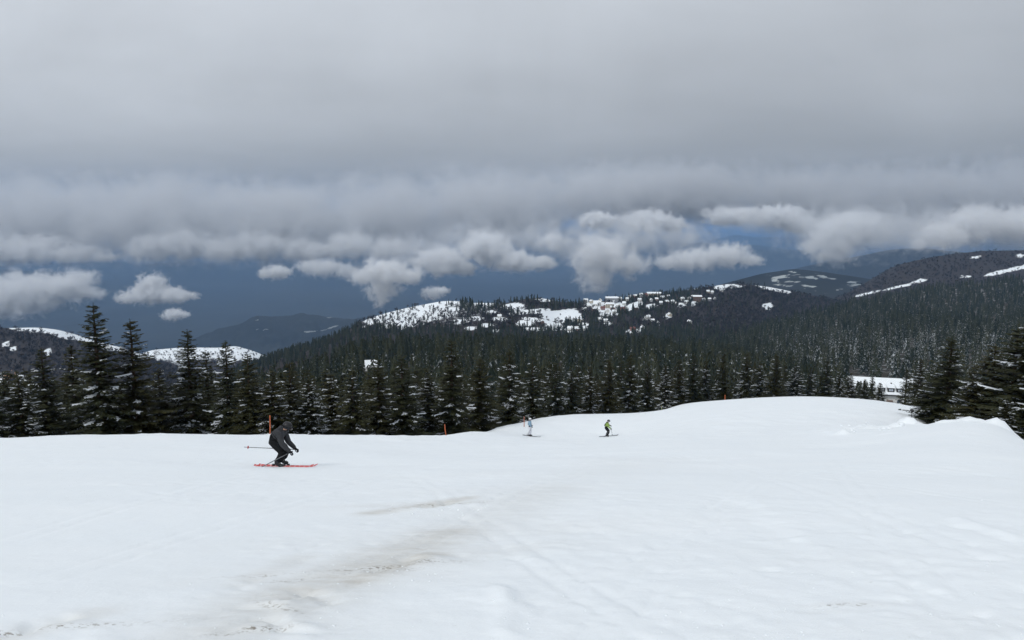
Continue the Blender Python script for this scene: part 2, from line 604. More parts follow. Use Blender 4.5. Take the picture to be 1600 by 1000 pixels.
# slope mesh: rows closer together near the eye
rows = np.concatenate((np.linspace(-8, 2.6, 24), np.geomspace(3.0, 200, 560)))
us = np.linspace(-1.25, 1.25, 640)
YY, UU = np.meshgrid(rows, us, indexing='ij')
XX = UU * (np.maximum(YY, 0) + 6)
ZZ = slope_z(XX, YY)
dirt = np.zeros_like(XX); soil = np.zeros_like(XX)
for c in DIRT:
    if len(c) == 4:
        u, v = seg_dist(XX, YY, c[0], c[1])
        L_ = math.hypot(c[1][0] - c[0][0], c[1][1] - c[0][1])
        ov = np.maximum(np.maximum(-u, u - 1), 0) * L_
        dirt = np.maximum(dirt, .85 * c[3] * np.exp(-(v / c[2]) ** 2 - (ov / c[2] / 1.5) ** 2))
    else:
        dirt = np.maximum(dirt, c[5] * ell(XX, YY, *c[:5]))
for c in SOIL:
    soil = np.maximum(soil, ell(XX, YY, *c))
V = np.stack((XX, YY, ZZ), -1).reshape(-1, 3)
me = mesh_np("ski_slope", V, tri_grid(*XX.shape)[:, ::-1], m_slope, True,
             {"dirt": dirt.ravel(), "soil": soil.ravel()})
o = link("ski_slope", me)
tag(o, kind="structure", label="groomed white snow slope with brown stains and tracks")

# forest floor below the slope
rows = np.geomspace(140, 1500, 120)
us = np.linspace(-1.3, 1.3, 140)
YY, UU = np.meshgrid(rows, us, indexing='ij')
XX = UU * YY
ZZ = slope_base(XX, YY) - 0.6 + 2.0 * fbm(XX * .02, YY * .02, 3, 4) * sstep(200, 400, YY)
snowA = 0.38 + .25 * fbm(XX * .01, YY * .01, 3, 44)
_cx = at(1380, 630, 372)
snowA = np.maximum(snowA, 1.1 * np.exp(-((XX - _cx[0]) / 42) ** 2 - ((YY - _cx[1]) / 75) ** 2))
me = mesh_np("forest_hillside", np.stack((XX, YY, ZZ), -1).reshape(-1, 3), tri_grid(*XX.shape)[:, ::-1], m_forestfloor, True, {"snow": snowA.ravel()})
o = link("forest_hillside", me)
tag(o, kind="structure", label="snowy wooded hillside falling away below the slope")


# ------------------------------------------------------------------ ridges farther off
class Strip:
    """hill built from columns (px, [(py, d), ...]) given from the foot to the crest, with its far side added"""

    def __init__(s, cols, nu=160, nv=40, amp=0.006, seed=0, back=0.5, freq=9.0):
        px = np.array([c[0] for c in cols], float)
        arr = np.array([c[1] for c in cols], float)          # (c, r, 2)
        r = arr.shape[1]
        u = np.linspace(px[0], px[-1], nu)
        rowsI = np.stack([np.stack([np.interp(u, px, arr[:, k, 0]) for k in range(r)], 1),
                          np.stack([np.interp(u, px, np.log(arr[:, k, 1])) for k in range(r)], 1)], -1)   # (nu, r, 2)
        # smooth along u
        ker = np.array([1, 2, 3, 2, 1.]); ker /= ker.sum()
        pad = np.pad(rowsI, ((2, 2), (0, 0), (0, 0)), mode='edge')
        rowsI = sum(ker[i] * pad[i:i + nu] for i in range(5))
        v = np.linspace(0, 1, nv)
        vr = np.linspace(0, 1, r)
        G = np.zeros((nu, nv, 2))
        for i in range(nu):
            for k in range(2):
                G[i, :, k] = np.interp(v, vr, rowsI[i, :, k])
        q, tt = qt(u[:, None], G[..., 0])
        D = np.exp(G[..., 1])
        P = np.stack((q * D, D, EYE + tt * D), -1)
        nz = fbm(u[:, None] / 800 * freq + seed, v[None] * 3 + u[:, None] * 0 + seed, 4, seed)
        P[..., 2] += amp * D * nz * (0.35 + .65 * np.sin(np.pi * v)[None])
        # rounded far side
        B = []
        for k in range(1, 9):
            Bk = P[:, -1].copy()
            e = k / 8.0
            Dk = Bk[:, 1] * e * back
            dirv = np.stack((Bk[:, 0] / Bk[:, 1], np.ones(nu)), 1)
            Bk[:, :2] += dirv * Dk[:, None]
            Bk[:, 2] -= (e ** 1.5) * Bk[:, 1] * back * .55
            B.append(Bk)
        s.P = P
        K = []
        for e in (.30, .12):                       # the foot runs on down under whatever lies in front of it
            Kk = P[:, 0].copy()
            Kk[:, :2] *= 1 - e
            Kk[:, 2] -= P[:, 0, 1] * e * .55
            K.append(Kk)
        s.G = np.concatenate((np.stack(K, 1), P, np.stack(B, 1)), 1)
        s.u = u; s.nu, s.nv = nu, nv

    def build(s, name, mat, label, snow):
        me = mesh_np(name, s.G.reshape(-1, 3), tri_grid(*s.G.shape[:2]), mat, True, {"snow": snow.ravel()})
        o = link(name, me)
        tag(o, kind="structure", label=label)
        return o

    def sample(s, n, vmin=0.0, vmax=1.0):
        """area-uniform random points on the near side"""
        a = rng.random(n * 6) * (s.nu - 1.001); b_ = (vmin + rng.random(n * 6) * (vmax - vmin)) * (s.nv - 1.001)
        P = s.ev(a, b_)
        w = P[:, 1] ** 1.0 * 1.0
        # weight by cell area
        i, j = a.astype(int), b_.astype(int)
        e1 = s.P[i + 1, j] - s.P[i, j]; e2 = s.P[i, j + 1] - s.P[i, j]
        ar = np.abs(e1[:, 0] * e2[:, 1] - e1[:, 1] * e2[:, 0])
        k = rng.random(n * 6) < ar / np.percentile(ar, 99)
        return P[k][:n]

    def ev(s, a, b_):
        i, j = np.minimum(a.astype(int), s.nu - 2), np.minimum(b_.astype(int), s.nv - 2)
        fu, fv = (a - i)[:, None], (b_ - j)[:, None]
        return (s.P[i, j] * (1 - fu) + s.P[i + 1, j] * fu) * (1 - fv) + (s.P[i, j + 1] * (1 - fu) + s.P[i + 1, j + 1] * fu) * fv

    def hit(s, px, py):
        """surface point seen at the pixel (nearest grid sample, refined)"""
        a = np.repeat(np.linspace(0, s.nu - 1.01, s.nu * 2), s.nv * 3)
        b_ = np.tile(np.linspace(0, s.nv - 1.01, s.nv * 3), s.nu * 2)
        if not hasattr(s, "_ev"):
            s._ev = s.ev(a, b_); s._pp = proj(s._ev)
        k = np.argmin((s._pp[0] - px) ** 2 + (s._pp[1] - py) ** 2)
        return s._ev[k].copy()


def region_mask(px, py, blobs):
    """blobs: (cx, cy, rx, ry[, tilt]) in photo pixels -> soft mask"""
    m = np.zeros_like(px)
    for bl in blobs:
        cx, cy_, rx, ry = bl[:4]
        tl = bl[4] if len(bl) > 4 else 0.0
        dx = px - cx; dy = py - cy_ - tl * dx
        m = np.maximum(m, np.clip(1.5 - ((dx / rx) ** 2 + (dy / ry) ** 2), 0, 1.2))
    return np.clip(m + np.where(m > 0, .9 * fbm(px * .16, py * .33, 3, 91), 0), 0, 1)


# --- hill with the village
crestC = [(360, 585, 1250), (420, 560, 1300), (480, 541, 1300), (530, 524, 1350), (560, 503, 1400), (600, 490, 1450), (650, 478, 1500), (690, 471, 1500), (712, 471, 1500),
          (740, 474, 1500), (790, 473, 1550), (820, 466, 1550), (845, 465, 1550), (872, 471, 1600), (905, 473, 1600), (960, 468, 1650), (1000, 463, 1700), (1050, 457, 1800),
          (1100, 449, 1900), (1150, 443, 2000), (1200, 448, 2100), (1260, 459, 2200), (1330, 474, 2200), (1420, 500, 2200)]
SC_C = Strip([(px, [(max(565, py + 18), 960), ((max(565, py + 18) * .45 + py * .55), d * .82), (py, d)]) for px, py, d in crestC], 240, 60, .004, 11)
pxC, pyC = proj(SC_C.G)
CLEAR_C = [(590, 497, 22, 7, -.42), (630, 487, 30, 9, -.22), (675, 478, 28, 7, -.18), (640, 500, 40, 10, -.2), (690, 490, 25, 7, -.2), (708, 474, 8, 4),
           (757, 475, 14, 3.5), (805, 479, 16, 5), (852, 468, 11, 3.5), (830, 487, 30, 3.5, -.08), (875, 494, 28, 9, .05), (893, 493, 14, 10), (840, 500, 22, 2.5, .15),
           (820, 505, 14, 4), (838, 514, 18, 2.5), (858, 507, 10, 5), (870, 511, 10, 5), (890, 516, 8, 3.5), (912, 507, 8, 2.5), (895, 515, 12, 3), (950, 491, 14, 3), (988, 479, 16, 5, -.35),
           (1013, 480, 5, 4), (1010, 497, 4, 3), (950, 506, 5, 3), (990, 517, 10, 3), (1003, 514, 4, 3), (1020, 478, 6, 3), (1065, 477, 6, 3), (1085, 474, 5, 4),
           (1050, 451, 14, 3), (1075, 449, 16, 3.5), (1115, 443, 22, 3), (1140, 447, 22, 2.2), (1125, 450, 10, 2), (1044, 494, 5, 4), (735, 513, 8, 2.5), (760, 508, 8, 2.5), (775, 516, 6, 2), (745, 498, 10, 2.5),
           (765, 488, 8, 2.5), (930, 475, 14, 5), (945, 483, 16, 5), (965, 478, 12, 5), (780, 499, 10, 3), (720, 503, 12, 3), (1200, 478, 7, 5), (1210, 452, 26, 2.5, .2)]
mC = region_mask(pxC, pyC, CLEAR_C)
left = 1 - sstep(700, 860, pxC)
snowC = np.clip(.30 + .22 * left * sstep(535, 480, pyC) + .9 * mC, 0, 1)
snowC = np.where(pxC > 900, np.clip(snowC, 0, 1), snowC)
SC_C.build("village_hill", m_hillfloor, "long hill with snowfields, woods and a village along its crest", snowC)

# --- wooded hill on the right
crestD = [(960, 575, 900), (1040, 557, 960), (1100, 545, 1050), (1150, 527, 1150), (1200, 511, 1250), (1250, 496, 1350), (1300, 482, 1450), (1350, 470, 1500), (1400, 461, 1550), (1450, 452, 1600),
          (1500, 447, 1650), (1550, 441, 1650), (1600, 437, 1650), (1700, 428, 1600), (1850, 415, 1500), (2100, 400, 1400)]
SC_D = Strip([(px, [(max(600, py + 25), 420 + .35 * max(0, 1250 - px)), ((max(600, py + 25) * .62 + py * .38), 660 + .2 * max(0, 1250 - px)), ((max(600, py + 25) * .3 + py * .7), d * .74), (py, d)]) for px, py, d in crestD], 180, 50, .004, 21)
SC_D.build("wooded_hill", m_forestfloor, "dark spruce-covered hill rising to the right", np.full(SC_D.G.shape[:2], .42))

# --- brown hill top right
crestE = [(1240, 488, 2300), (1290, 472, 2400), (1330, 455, 2400), (1370, 431, 2500), (1400, 415, 2500), (1440, 405, 2500), (1490, 397, 2500), (1540, 392, 2500), (1600, 391, 2500), (1720, 382, 2500), (2000, 370, 2500)]
SC_E = Strip([(px, [(500, 1780), ((500 + py) / 2, 2080), (py, d)]) for px, py, d in crestE], 140, 40, .003, 31)
pxE, pyE = proj(SC_E.G)
CLEAR_E = [(1355, 459, 20, 2.2, -.22), (1400, 449, 22, 2.0, -.2), (1437, 439, 13, 3, -.2), (1525, 402, 8, 2.4), (1600, 417, 60, 3, -.2), (1510, 432, 10, 2), (1560, 426, 24, 3, -.2), (1595, 400, 8, 3)]
SC_E.build("brown_hill", m_hillfloor, "brown leafless hill with a strip of snow below its top", np.clip(.22 + .68 * region_mask(pxE, pyE, CLEAR_E), 0, 1))

# --- hill with snowy fields, right of centre
crestF = [(1020, 475, 3800), (1080, 455, 4000), (1130, 443, 4000), (1190, 427, 4200), (1240, 420, 4200), (1290, 425, 4200), (1340, 433, 4200), (1400, 441, 4200), (1480, 455, 4200), (1600, 480, 4200)]
SC_F = Strip([(px, [(500, 2900), ((500 + py) / 2, 3400), (py, d)]) for px, py, d in crestF], 140, 50, .003, 41)
pxF, pyF = proj(SC_F.G)
CLEAR_F = [(1225, 432, 24, 2.5, -.1), (1240, 426, 10, 2), (1255, 434, 26, 3), (1235, 440, 30, 2.2), (1283, 431, 12, 3, .2), (1295, 435, 14, 2, .1), (1258, 446, 22, 2, .15), (1275, 455, 22, 2.5, .25), (1290, 457, 8, 2),
           (1335, 441, 14, 2), (1330, 446, 16, 2, -.1), (1345, 440, 8, 1.6), (1225, 446, 20, 2, .1), (1310, 452, 8, 1.5), (1200, 431, 8, 1.5), (1210, 438, 14, 1.6)]
nzf = fbm(pxF * .09, pyF * .45, 3, 77)
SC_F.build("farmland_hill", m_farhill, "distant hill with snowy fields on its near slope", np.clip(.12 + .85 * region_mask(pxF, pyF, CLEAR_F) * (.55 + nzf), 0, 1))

# --- blue ridge behind it
crestG = [(1150, 440, 8500), (1210, 428, 8500), (1270, 413, 8500), (1330, 402, 8500), (1390, 391, 8500), (1440, 388, 8500), (1500, 394, 8500), (1560, 400, 8500), (1640, 396, 8500), (1800, 400, 8500)]
SC_G = Strip([(px, [(470, 6200), (py, d)]) for px, py, d in crestG], 100, 24, .004, 51)
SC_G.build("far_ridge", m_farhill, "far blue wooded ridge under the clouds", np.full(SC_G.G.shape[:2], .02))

# --- dark hill on the left with snow along its top
crestH = [(-500, 470, 1600), (-150, 500, 1600), (-20, 510, 1600), (20, 512, 1600), (60, 511, 1620), (90, 514, 1650), (120, 522, 1700), (150, 533, 1700), (185, 541, 1700), (220, 553, 1700), (260, 570, 1700), (320, 592, 1700), (420, 620, 1700)]
SC_H = Strip([(px, [(max(650, py + 15), 880), ((max(650, py + 15) + py) / 2, 1200), (py, d)]) for px, py, d in crestH], 170, 44, .004, 61)
pxH, pyH = proj(SC_H.G)
CLEAR_H = [(60, 513, 46, 6, .07), (100, 521, 32, 8, .26), (140, 531, 26, 7, .36), (175, 540, 20, 8, .3), (205, 550, 22, 5, .4), (75, 551, 6, 6), (10, 538, 5, 4), (22, 545, 6, 2.5), (5, 590, 10, 8), (30, 590, 6, 6)]
SC_H.build("dark_hill", m_hillfloor, "dark leafless hill with bright snow along its crest", np.clip(.20 + .95 * region_mask(pxH, pyH, CLEAR_H), 0, 1))

crestH2 = [(160, 575, 2300), (210, 556, 2300), (240, 547, 2300), (275, 544, 2300), (310, 543, 2300), (345, 543, 2300), (368, 540, 2300), (395, 548, 2300), (430, 563, 2300), (500, 590, 2300)]
SC_H2 = Strip([(px, [(max(625, py + 12), 1750), (py, d)]) for px, py, d in crestH2], 90, 30, .003, 71)
pxH2, pyH2 = proj(SC_H2.G)
nz2 = fbm(pxH2 * .05, pyH2 * .12, 4, 5)
SC_H2.build("snowy_spur", m_hillfloor, "low spur with a snow-white top behind the left trees", np.clip(.85 - sstep(553, 572, pyH2) * .6 + .6 * nz2, 0, 1))

# --- low hills down in the valley
crestJ = [(150, 580, 5600), (250, 550, 5600), (300, 532, 5700), (360, 508, 5800), (410, 495, 5900), (450, 490, 6000), (500, 493, 6000), (550, 499, 6000), (620, 505, 6000), (760, 510, 6000)]
SC_J = Strip([(px, [(600, 4300), ((600 + py) / 2, 5000), (py, d)]) for px, py, d in crestJ], 220, 60, .016, 81, freq=22.0)
pxJ, pyJ = proj(SC_J.G)
CLEAR_J = [(520, 511, 9, 1.8, -.25), (508, 515, 12, 1.2, -.2), (485, 518, 12, 1.3, -.1), (410, 515, 9, 1.2), (515, 496, 6, 1.2), (400, 500, 5, 1), (460, 540, 4, 1.5)]
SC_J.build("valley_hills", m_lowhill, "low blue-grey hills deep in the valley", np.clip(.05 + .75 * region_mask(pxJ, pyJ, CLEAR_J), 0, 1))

# --- the valley plain out to the horizon
ZP = -1150.0
rows = np.concatenate((np.linspace(-3000, 3000, 8), np.geomspace(3600, 75000, 120)))
us = np.linspace(-1.35, 1.35, 150)
YY, UU = np.meshgrid(rows, us, indexing='ij')
XX = UU * (np.abs(YY) + 6000)
ZZ = ZP + 620 * np.clip(fbm(XX * .00026, YY * .00020, 5, 3, .55), -.05, 1) * sstep(5000, 9000, YY)
sn_ = .02 + .22 * np.clip(fbm(XX * .0005, YY * .0003, 3, 9), 0, 1)
me = mesh_np("valley_plain", np.stack((XX, YY, ZZ), -1).reshape(-1, 3), tri_grid(*XX.shape)[:, ::-1], m_plain, True, {"snow": sn_.ravel()})
o = link("valley_plain", me)
tag(o, kind="structure", label="wide dark blue valley plain reaching to the horizon")

# ------------------------------------------------------------------ trees
def frame_from(d):
    d = d / np.linalg.norm(d)
    s_ = np.cross(d, (0, 0, 1.0)); s_ /= max(np.linalg.norm(s_), 1e-6)
    return d, s_, np.cross(s_, d)


def spruce_meshes(seed, R=2.0, snow=0.35, thin=1.0):
    """a 10 m spruce: trunk, needle crown, snow lying on the boughs"""
    r = np.random.default_rng(seed)
    H = 10.0
    cv, cf, sv, sf = [], [], [], []

    def tri(vl, fl, *p):
        k = len(vl); vl.extend(p); fl.append((k, k + 1, k + 2))
    nwh = 34
    lean = r.uniform(0, 2 * math.pi)
    side_ph = r.uniform(0, 2 * math.pi)
    for w in range(nwh):
        t0 = (w + r.uniform(-.3, .3)) / nwh
        t0 = min(max(t0, 0.0), .985)
        zc = .35 + t0 * (H - .55)
        prof = (1 - t0) ** .74 * (1.0 if t0 > .1 else .82 + 1.8 * t0)
        L0 = R * prof + .10
        nb = int(r.integers(6, 9)) if t0 < .85 else 5
        a0 = r.uniform(0, 2 * math.pi)
        for k in range(nb):
            az = a0 + 2 * math.pi * k / nb + r.uniform(-.35, .35)
            L = L0 * r.uniform(.55, 1.10) * (1.12 if r.random() < .12 else 1) * (1 + .10 * math.cos(az - lean))
            zb = zc + r.uniform(-.22, .22)
            el = math.radians(-24 + 62 * t0 ** 1.4 + r.uniform(-8, 8))
            ca, sa = math.cos(az), math.sin(az)
            npt = 6
            sp = []
            for i in range(npt):
                f = i / (npt - 1)
                rad = L * f
                z = zb + rad * math.tan(el) * (1 - .35 * f) - .10 * L * f * (1 - t0) + .16 * L * max(0, f - .6) ** 1.2 * 1.6
                sp.append(np.array((ca * rad, sa * rad, z)))
            out = np.array((ca, sa, 0.0)); sid = np.array((-sa, ca, 0.0)); up = np.array((0, 0, 1.0))
            # bough spine
            for i in range(npt - 1):
                wd = .05 * (1 - i / npt) + .015
                tri(cv, cf, sp[i] + sid * wd, sp[i] - sid * wd, sp[i + 1])
            sn_p = snow * (1.6 if math.cos(az - side_ph) > 0 else .6) * (1.30 - .95 * t0)
            snowy = r.random() < sn_p * 1.25 and L > .3
            s0 = r.uniform(.15, .6); s1 = min(1.0, s0 + r.uniform(.25, .7))
            n = max(5, int(L / .105 * thin))
            for i in range(n):
                f = (i + r.uniform(.1, .9)) / n
                f = f ** .9
                g = f * (npt - 1); j = min(int(g), npt - 2)
                p = sp[j] * (1 - (g - j)) + sp[j + 1] * (g - j)
                for sg in (-1, 1):
                    tl = (.16 + .34 * L * (1 - f) * .8) * r.uniform(.6, 1.15)
                    tl = min(tl, .62)
                    an = math.radians(r.uniform(28, 66))
                    dv = out * math.cos(an) + sid * (sg * math.sin(an)) + up * r.uniform(-.5, .12)
                    wd = r.uniform(.05, .095)
                    nrm = up * r.uniform(.5, 1) + sid * r.uniform(-.6, .6)
                    wv = np.cross(dv, nrm); wv /= np.linalg.norm(wv)
                    q = p + dv * tl
                    m_ = p + dv * tl * .45
                    tri(cv, cf, p, m_ + wv * wd, q)
                    tri(cv, cf, p, q, m_ - wv * wd)
                    if snowy and s0 < f < s1 and r.random() < .62:      # snow caught on the twig
                        lift = up * .03
                        a1, a2 = p + dv * tl * r.uniform(.0, .25) + lift, p + dv * tl * r.uniform(.6, .98) + lift * .6
                        w2 = wd * r.uniform(.55, 1.15)
                        hz = np.cross(dv, up); hz /= max(np.linalg.norm(hz), 1e-6)
                        kk = len(sv); sv.extend((a1, m_ + lift * 1.3 + hz * w2, a2, m_ + lift * 1.3 - hz * w2)); sf.append((kk, kk + 1, kk + 2)); sf.append((kk, kk + 2, kk + 3))
                for _h in range(int(r.random() < .8) + int(r.random() < .4 * (1 - t0))):     # hanging twigs
                    tl = r.uniform(.12, .34) * (1.1 - t0)
                    dv = -up + out * r.uniform(-.1, .6) + sid * r.uniform(-.4, .4)
                    tri(cv, cf, p + sid * .05 * r.uniform(.5, 1.4), p - sid * .05 - out * .04, p + dv * tl)
            if snowy and r.random() < .45:                 # a ridge of snow along the bough
                m0 = 5
                pr = None
                for i in range(m0):
                    f = s0 + (s1 - s0) * i / (m0 - 1)
                    g = f * (npt - 1); j = min(int(g), npt - 2)
                    p = sp[j] * (1 - (g - j)) + sp[j + 1] * (g - j) + up * .035
                    wd = (.02 + .055 * math.sin(math.pi * (i + .4) / m0)) * r.uniform(.6, 1.35)
                    cur = (p + sid * wd - up * .03, p + up * .04 + sid * r.uniform(-.02, .02), p - sid * wd - up * .03)
                    if pr is not None:
                        for q in range(2):
                            kk = len(sv); sv.extend((pr[q], pr[q + 1], cur[q + 1], cur[q])); sf.append((kk, kk + 1, kk + 2)); sf.append((kk, kk + 2, kk + 3))
                    pr = cur
                for _ in range(int(r.integers(1, 5))):     # clumps on side twigs
                    f = r.uniform(s0, s1)
                    g = f * (npt - 1); j = min(int(g), npt - 2)
                    sg = r.choice((-1, 1))
                    p = sp[j] * (1 - (g - j)) + sp[j + 1] * (g - j) + sid * sg * r.uniform(.06, .25) + up * .03
                    dv = (out * r.uniform(.3, 1) + sid * sg * r.uniform(.3, 1) - up * r.uniform(0, .35)) * r.uniform(.10, .24)
                    wv = np.cross(dv, up); wv /= np.linalg.norm(wv)
                    wd = r.uniform(.03, .06)
                    kk = len(sv); sv.extend((p, p + dv * .5 + wv * wd + up * .02, p + dv, p + dv * .5 - wv * wd)); sf.append((kk, kk + 1, kk + 2)); sf.append((kk, kk + 2, kk + 3))
    # leader
    for k in range(5):
        a = 2 * math.pi * k / 5
        for z in (9.55, 9.7, 9.85):
            p = np.array((0, 0, z))
            d_ = np.array((math.cos(a + z * 9), math.sin(a + z * 9), .9)) * r.uniform(.10, .22)
            tri(cv, cf, p + (0.02, 0, 0), p - (0.02, 0, 0), p + d_)
    tri(cv, cf, np.array((.03, 0, 9.4)), np.array((-.03, 0, 9.4)), np.array((0, 0, 10.0)))
    tri(cv, cf, np.array((0, .03, 9.4)), np.array((0, -.03, 9.4)), np.array((0, 0, 10.0)))
    # trunk
    tv, tf = [], []
    nr, ns = 9, 7
    for i in range(nr):
        f = i / (nr - 1)
        rad = .17 * (1 - f) ** .8 + .012
        for k in range(ns):
            a = 2 * math.pi * k / ns
            tv.append((rad * math.cos(a), rad * math.sin(a), -.5 + f * 10.1))
    for i in range(nr - 1):
        for k in range(ns):
            tf.append((i * ns + k, i * ns + (k + 1) % ns, (i + 1) * ns + (k + 1) % ns, (i + 1) * ns + k))
    return (mesh_np("trunk", np.array(tv), np.array(tf), m_bark, True),
            mesh_np("crown", np.array(cv), np.array(cf), m_needle, False),
            mesh_np("snow_cover", np.array(sv), np.array(sf), m_boughsnow, False))


VARIANTS = [spruce_meshes(100 + i, R, sn) for i, (R, sn) in enumerate(((1.75, .14), (1.95, .20), (2.15, .30), (1.7, .08), (2.3, .40), (1.9, .26), (2.1, .13), (2.45, .22)))]

ORD = ["first", "second", "third", "fourth", "fifth", "sixth", "seventh", "eighth", "ninth", "tenth", "eleventh", "twelfth", "thirteenth", "fourteenth", "fifteenth", "sixteenth",
       "seventeenth", "eighteenth", "nineteenth", "twentieth"]


def ordinal(i):
    if i <= 20:
        return ORD[i - 1]
    tens = {2: "twenty", 3: "thirty", 4: "forty", 5: "fifty", 6: "sixty", 7: "seventy"}
    tn, un = divmod(i, 10)
    return ({2: "twentieth", 3: "thirtieth", 4: "fortieth", 5: "fiftieth", 6: "sixtieth", 7: "seventieth"}[tn]) if un == 0 else tens[tn] + "-" + ORD[un - 1]


def spruce(loc, h, wid, var, rz):
    e = empty("spruce_tree", loc, rz)
    wid *= min(1.95, 1.56 + max(0, 9 - h) * .07)
    e.scale = (h / 10 * wid, h / 10 * wid, h / 10)
    for nm, me_ in zip(("trunk", "crown", "snow_cover"), VARIANTS[var]):
        if nm == "snow_cover":
            tag(link(nm, me_, crown), kind="stuff")
        else:
            crown = link(nm, me_, e)
    return e


# trees of the front row: (px of the stem, py of the tip, distance, width factor, variant)
FRONT = [(-60, 560, 58, 1.0, 2), (-15, 590, 55, 1.05, 4), (28, 585, 56, 1.0, 4), (64, 542, 60, 1.0, 5), (110, 538, 64, .85, 1), (145, 471, 57, 1.0, 0), (203, 497, 59, 1.0, 1), (247, 575, 62, 1.0, 4),
         (292, 513, 62, .95, 5), (321, 546, 66, .8, 1), (352, 531, 60, .85, 5), (386, 549, 58, .9, 6), (425, 578, 58, 1.0, 4), (452, 564, 62, .9, 1), (482, 590, 60, 1.0, 4), (517, 582, 64, 1.0, 2),
         (550, 574, 60, .95, 6), (590, 556, 66, .9, 1), (627, 553, 65, 1.0, 3), (667, 575, 72, 1.0, 4), (705, 529, 70, 1.0, 3), (750, 556, 76, 1.0, 7), (796, 544, 84, .95, 5), (832, 556, 92, .95, 1), (868, 566, 98, 1.0, 3),
         (893, 575, 102, 1.0, 2), (922, 570, 106, .9, 5), (952, 560, 108, .95, 6), (985, 551, 112, .95, 0), (1012, 566, 116, .9, 3), (1040, 570, 128, 1.0, 4), (1062, 560, 132, .95, 1), (1085, 552, 136, 1.0, 6),
         (1103, 562, 140, 1.0, 5), (1131, 549, 138, .95, 3), (1168, 550, 140, 1.0, 1), (1188, 566, 146, 1.0, 2), (1214, 552, 140, 1.05, 6), (1243, 568, 146, 1.05, 4), (1268, 572, 150, .95, 5), (1293, 562, 142, 1.05, 1), (1312, 580, 150, .9, 4), (1330, 582, 138, .95, 2),
         (1352, 592, 132, .95, 5), (1376, 598, 126, 1.0, 4), (1418, 575, 128, .8, 5), (1440, 560, 112, .9, 4),
         (1452, 590, 60, 1.1, 2), (1488, 524, 58, 1.15, 6), (1522, 575, 52, 1.1, 4), (1556, 536, 50, 1.1, 7), (1592, 505, 48, 1.1, 6), (1625, 480, 44, 1.15, 7), (1575, 620, 41, 1.1, 2), (1665, 520, 42, 1.2, 4), (1712, 480, 44, 1.2, 6)]
TREES = []
for i, (px, py, d, wf, var) in enumerate(FRONT):
    p = at(px, py, d)
    g = float(slope_base(p[0], p[1])) - .15
    h = p[2] - g
    TREES.append((p[0], p[1], g, h, wf, var, 0))
# rows behind
cand = []
tries = 0
pts = [(a[0], a[1]) for a in TREES]
while len(cand) < 245 and tries < 60000:
    tries += 1
    px = random.uniform(-120, 1480)
    e_d = float(np.interp(px, [e[0] for e in EDGE], [e[2] for e in EDGE]))
    d = e_d * (1.32 + 1.5 * random.random() ** 1.5)
    q = qt(px, 640)[0]
    x, y = q * d, d
    if 1375 < px < 1418 or (1395 < px < 1430 and d > 150):
        continue
    if any((x - a) ** 2 + (y - b_) ** 2 < 2.6 ** 2 for a, b_ in pts):
        continue
    lim = float(np.interp(px, (-100, 200, 420, 620, 800, 1000, 1250, 1330, 1400, 1500), (575, 580, 580, 575, 568, 568, 570, 588, 596, 560)))
    g = float(slope_base(x, y)) - .2
    tip = at(px, lim + random.uniform(-6, 34), d)[2]
    h = tip - g
    if h < 5 or h > 22:
        h = min(max(h, 5), 20)
    pts.append((x, y))
    cand.append((x, y, g, h, random.uniform(.72, 1.1) * min(1.0, 12 / h + .2), random.randrange(8), 1))
front_sorted = sorted(TREES, key=lambda a: a[0] / a[1])
SIZEW = lambda h: "tall" if h > 10.5 else ("short" if h < 6.5 else "medium-sized")
VARW = ["slim dark", "olive-dark", "snow-flecked", "dark bare-topped", "snow-laden", "snow-streaked", "deep green", "broad dark"]
left_row = [a for a in front_sorted if proj((a[0], a[1], a[2]))[0] < 1445]
right_row = [a for a in front_sorted if proj((a[0], a[1], a[2]))[0] >= 1445]
for i, a in enumerate(left_row):
    e = spruce(a[:3], a[3], a[4], a[5], random.uniform(0, 6.28))
    tag(e, f"{SIZEW(a[3])} {VARW[a[5]]} spruce, {ordinal(i + 1)} from the left in the row along the snow edge", "spruce", "spruces along the edge of the slope")
for i, a in enumerate(right_row):
    e = spruce(a[:3], a[3], a[4], a[5], random.uniform(0, 6.28))
    tag(e, f"{VARW[a[5]]} spruce, {ordinal(i + 1)} from the left behind the snowbank on the right", "spruce", "spruces behind the snowbank")
for a in cand:
    e = spruce(a[:3], a[3], a[4], a[5], random.uniform(0, 6.28))
    tag(e, "dark spruce in the dense wood behind the front row of trees", "spruce", "spruces in the wood behind the front row")


def lod_spruce(seed, layers, spikes):
    r = np.random.default_rng(seed)
    v, f = [], []
    for k in range(layers):
        t0 = k / layers
        zt = 1.0 if k == layers - 1 else min(1.0, t0 + 1.7 / layers)
        zb = t0 + .04
        rad = .20 * (1 - t0) ** .85 + .012
        c = len(v)
        v.append((r.uniform(-.01, .01), r.uniform(-.01, .01), zt))
        m = spikes * 2
        a0 = r.uniform(0, 6.28)
        for i in range(m):
            rr = rad * (r.uniform(.8, 1.15) if i % 2 == 0 else r.uniform(.45, .62))
            zz = zb + (0 if i % 2 == 0 else .6 / layers) + r.uniform(-.02, .02)
            v.append((rr * math.cos(a0 + i * 2 * math.pi / m), rr * math.sin(a0 + i * 2 * math.pi / m), zz))
        for i in range(m):
            f.append((c, c + 1 + i, c + 1 + (i + 1) % m))
    return np.array(v), np.array(f)


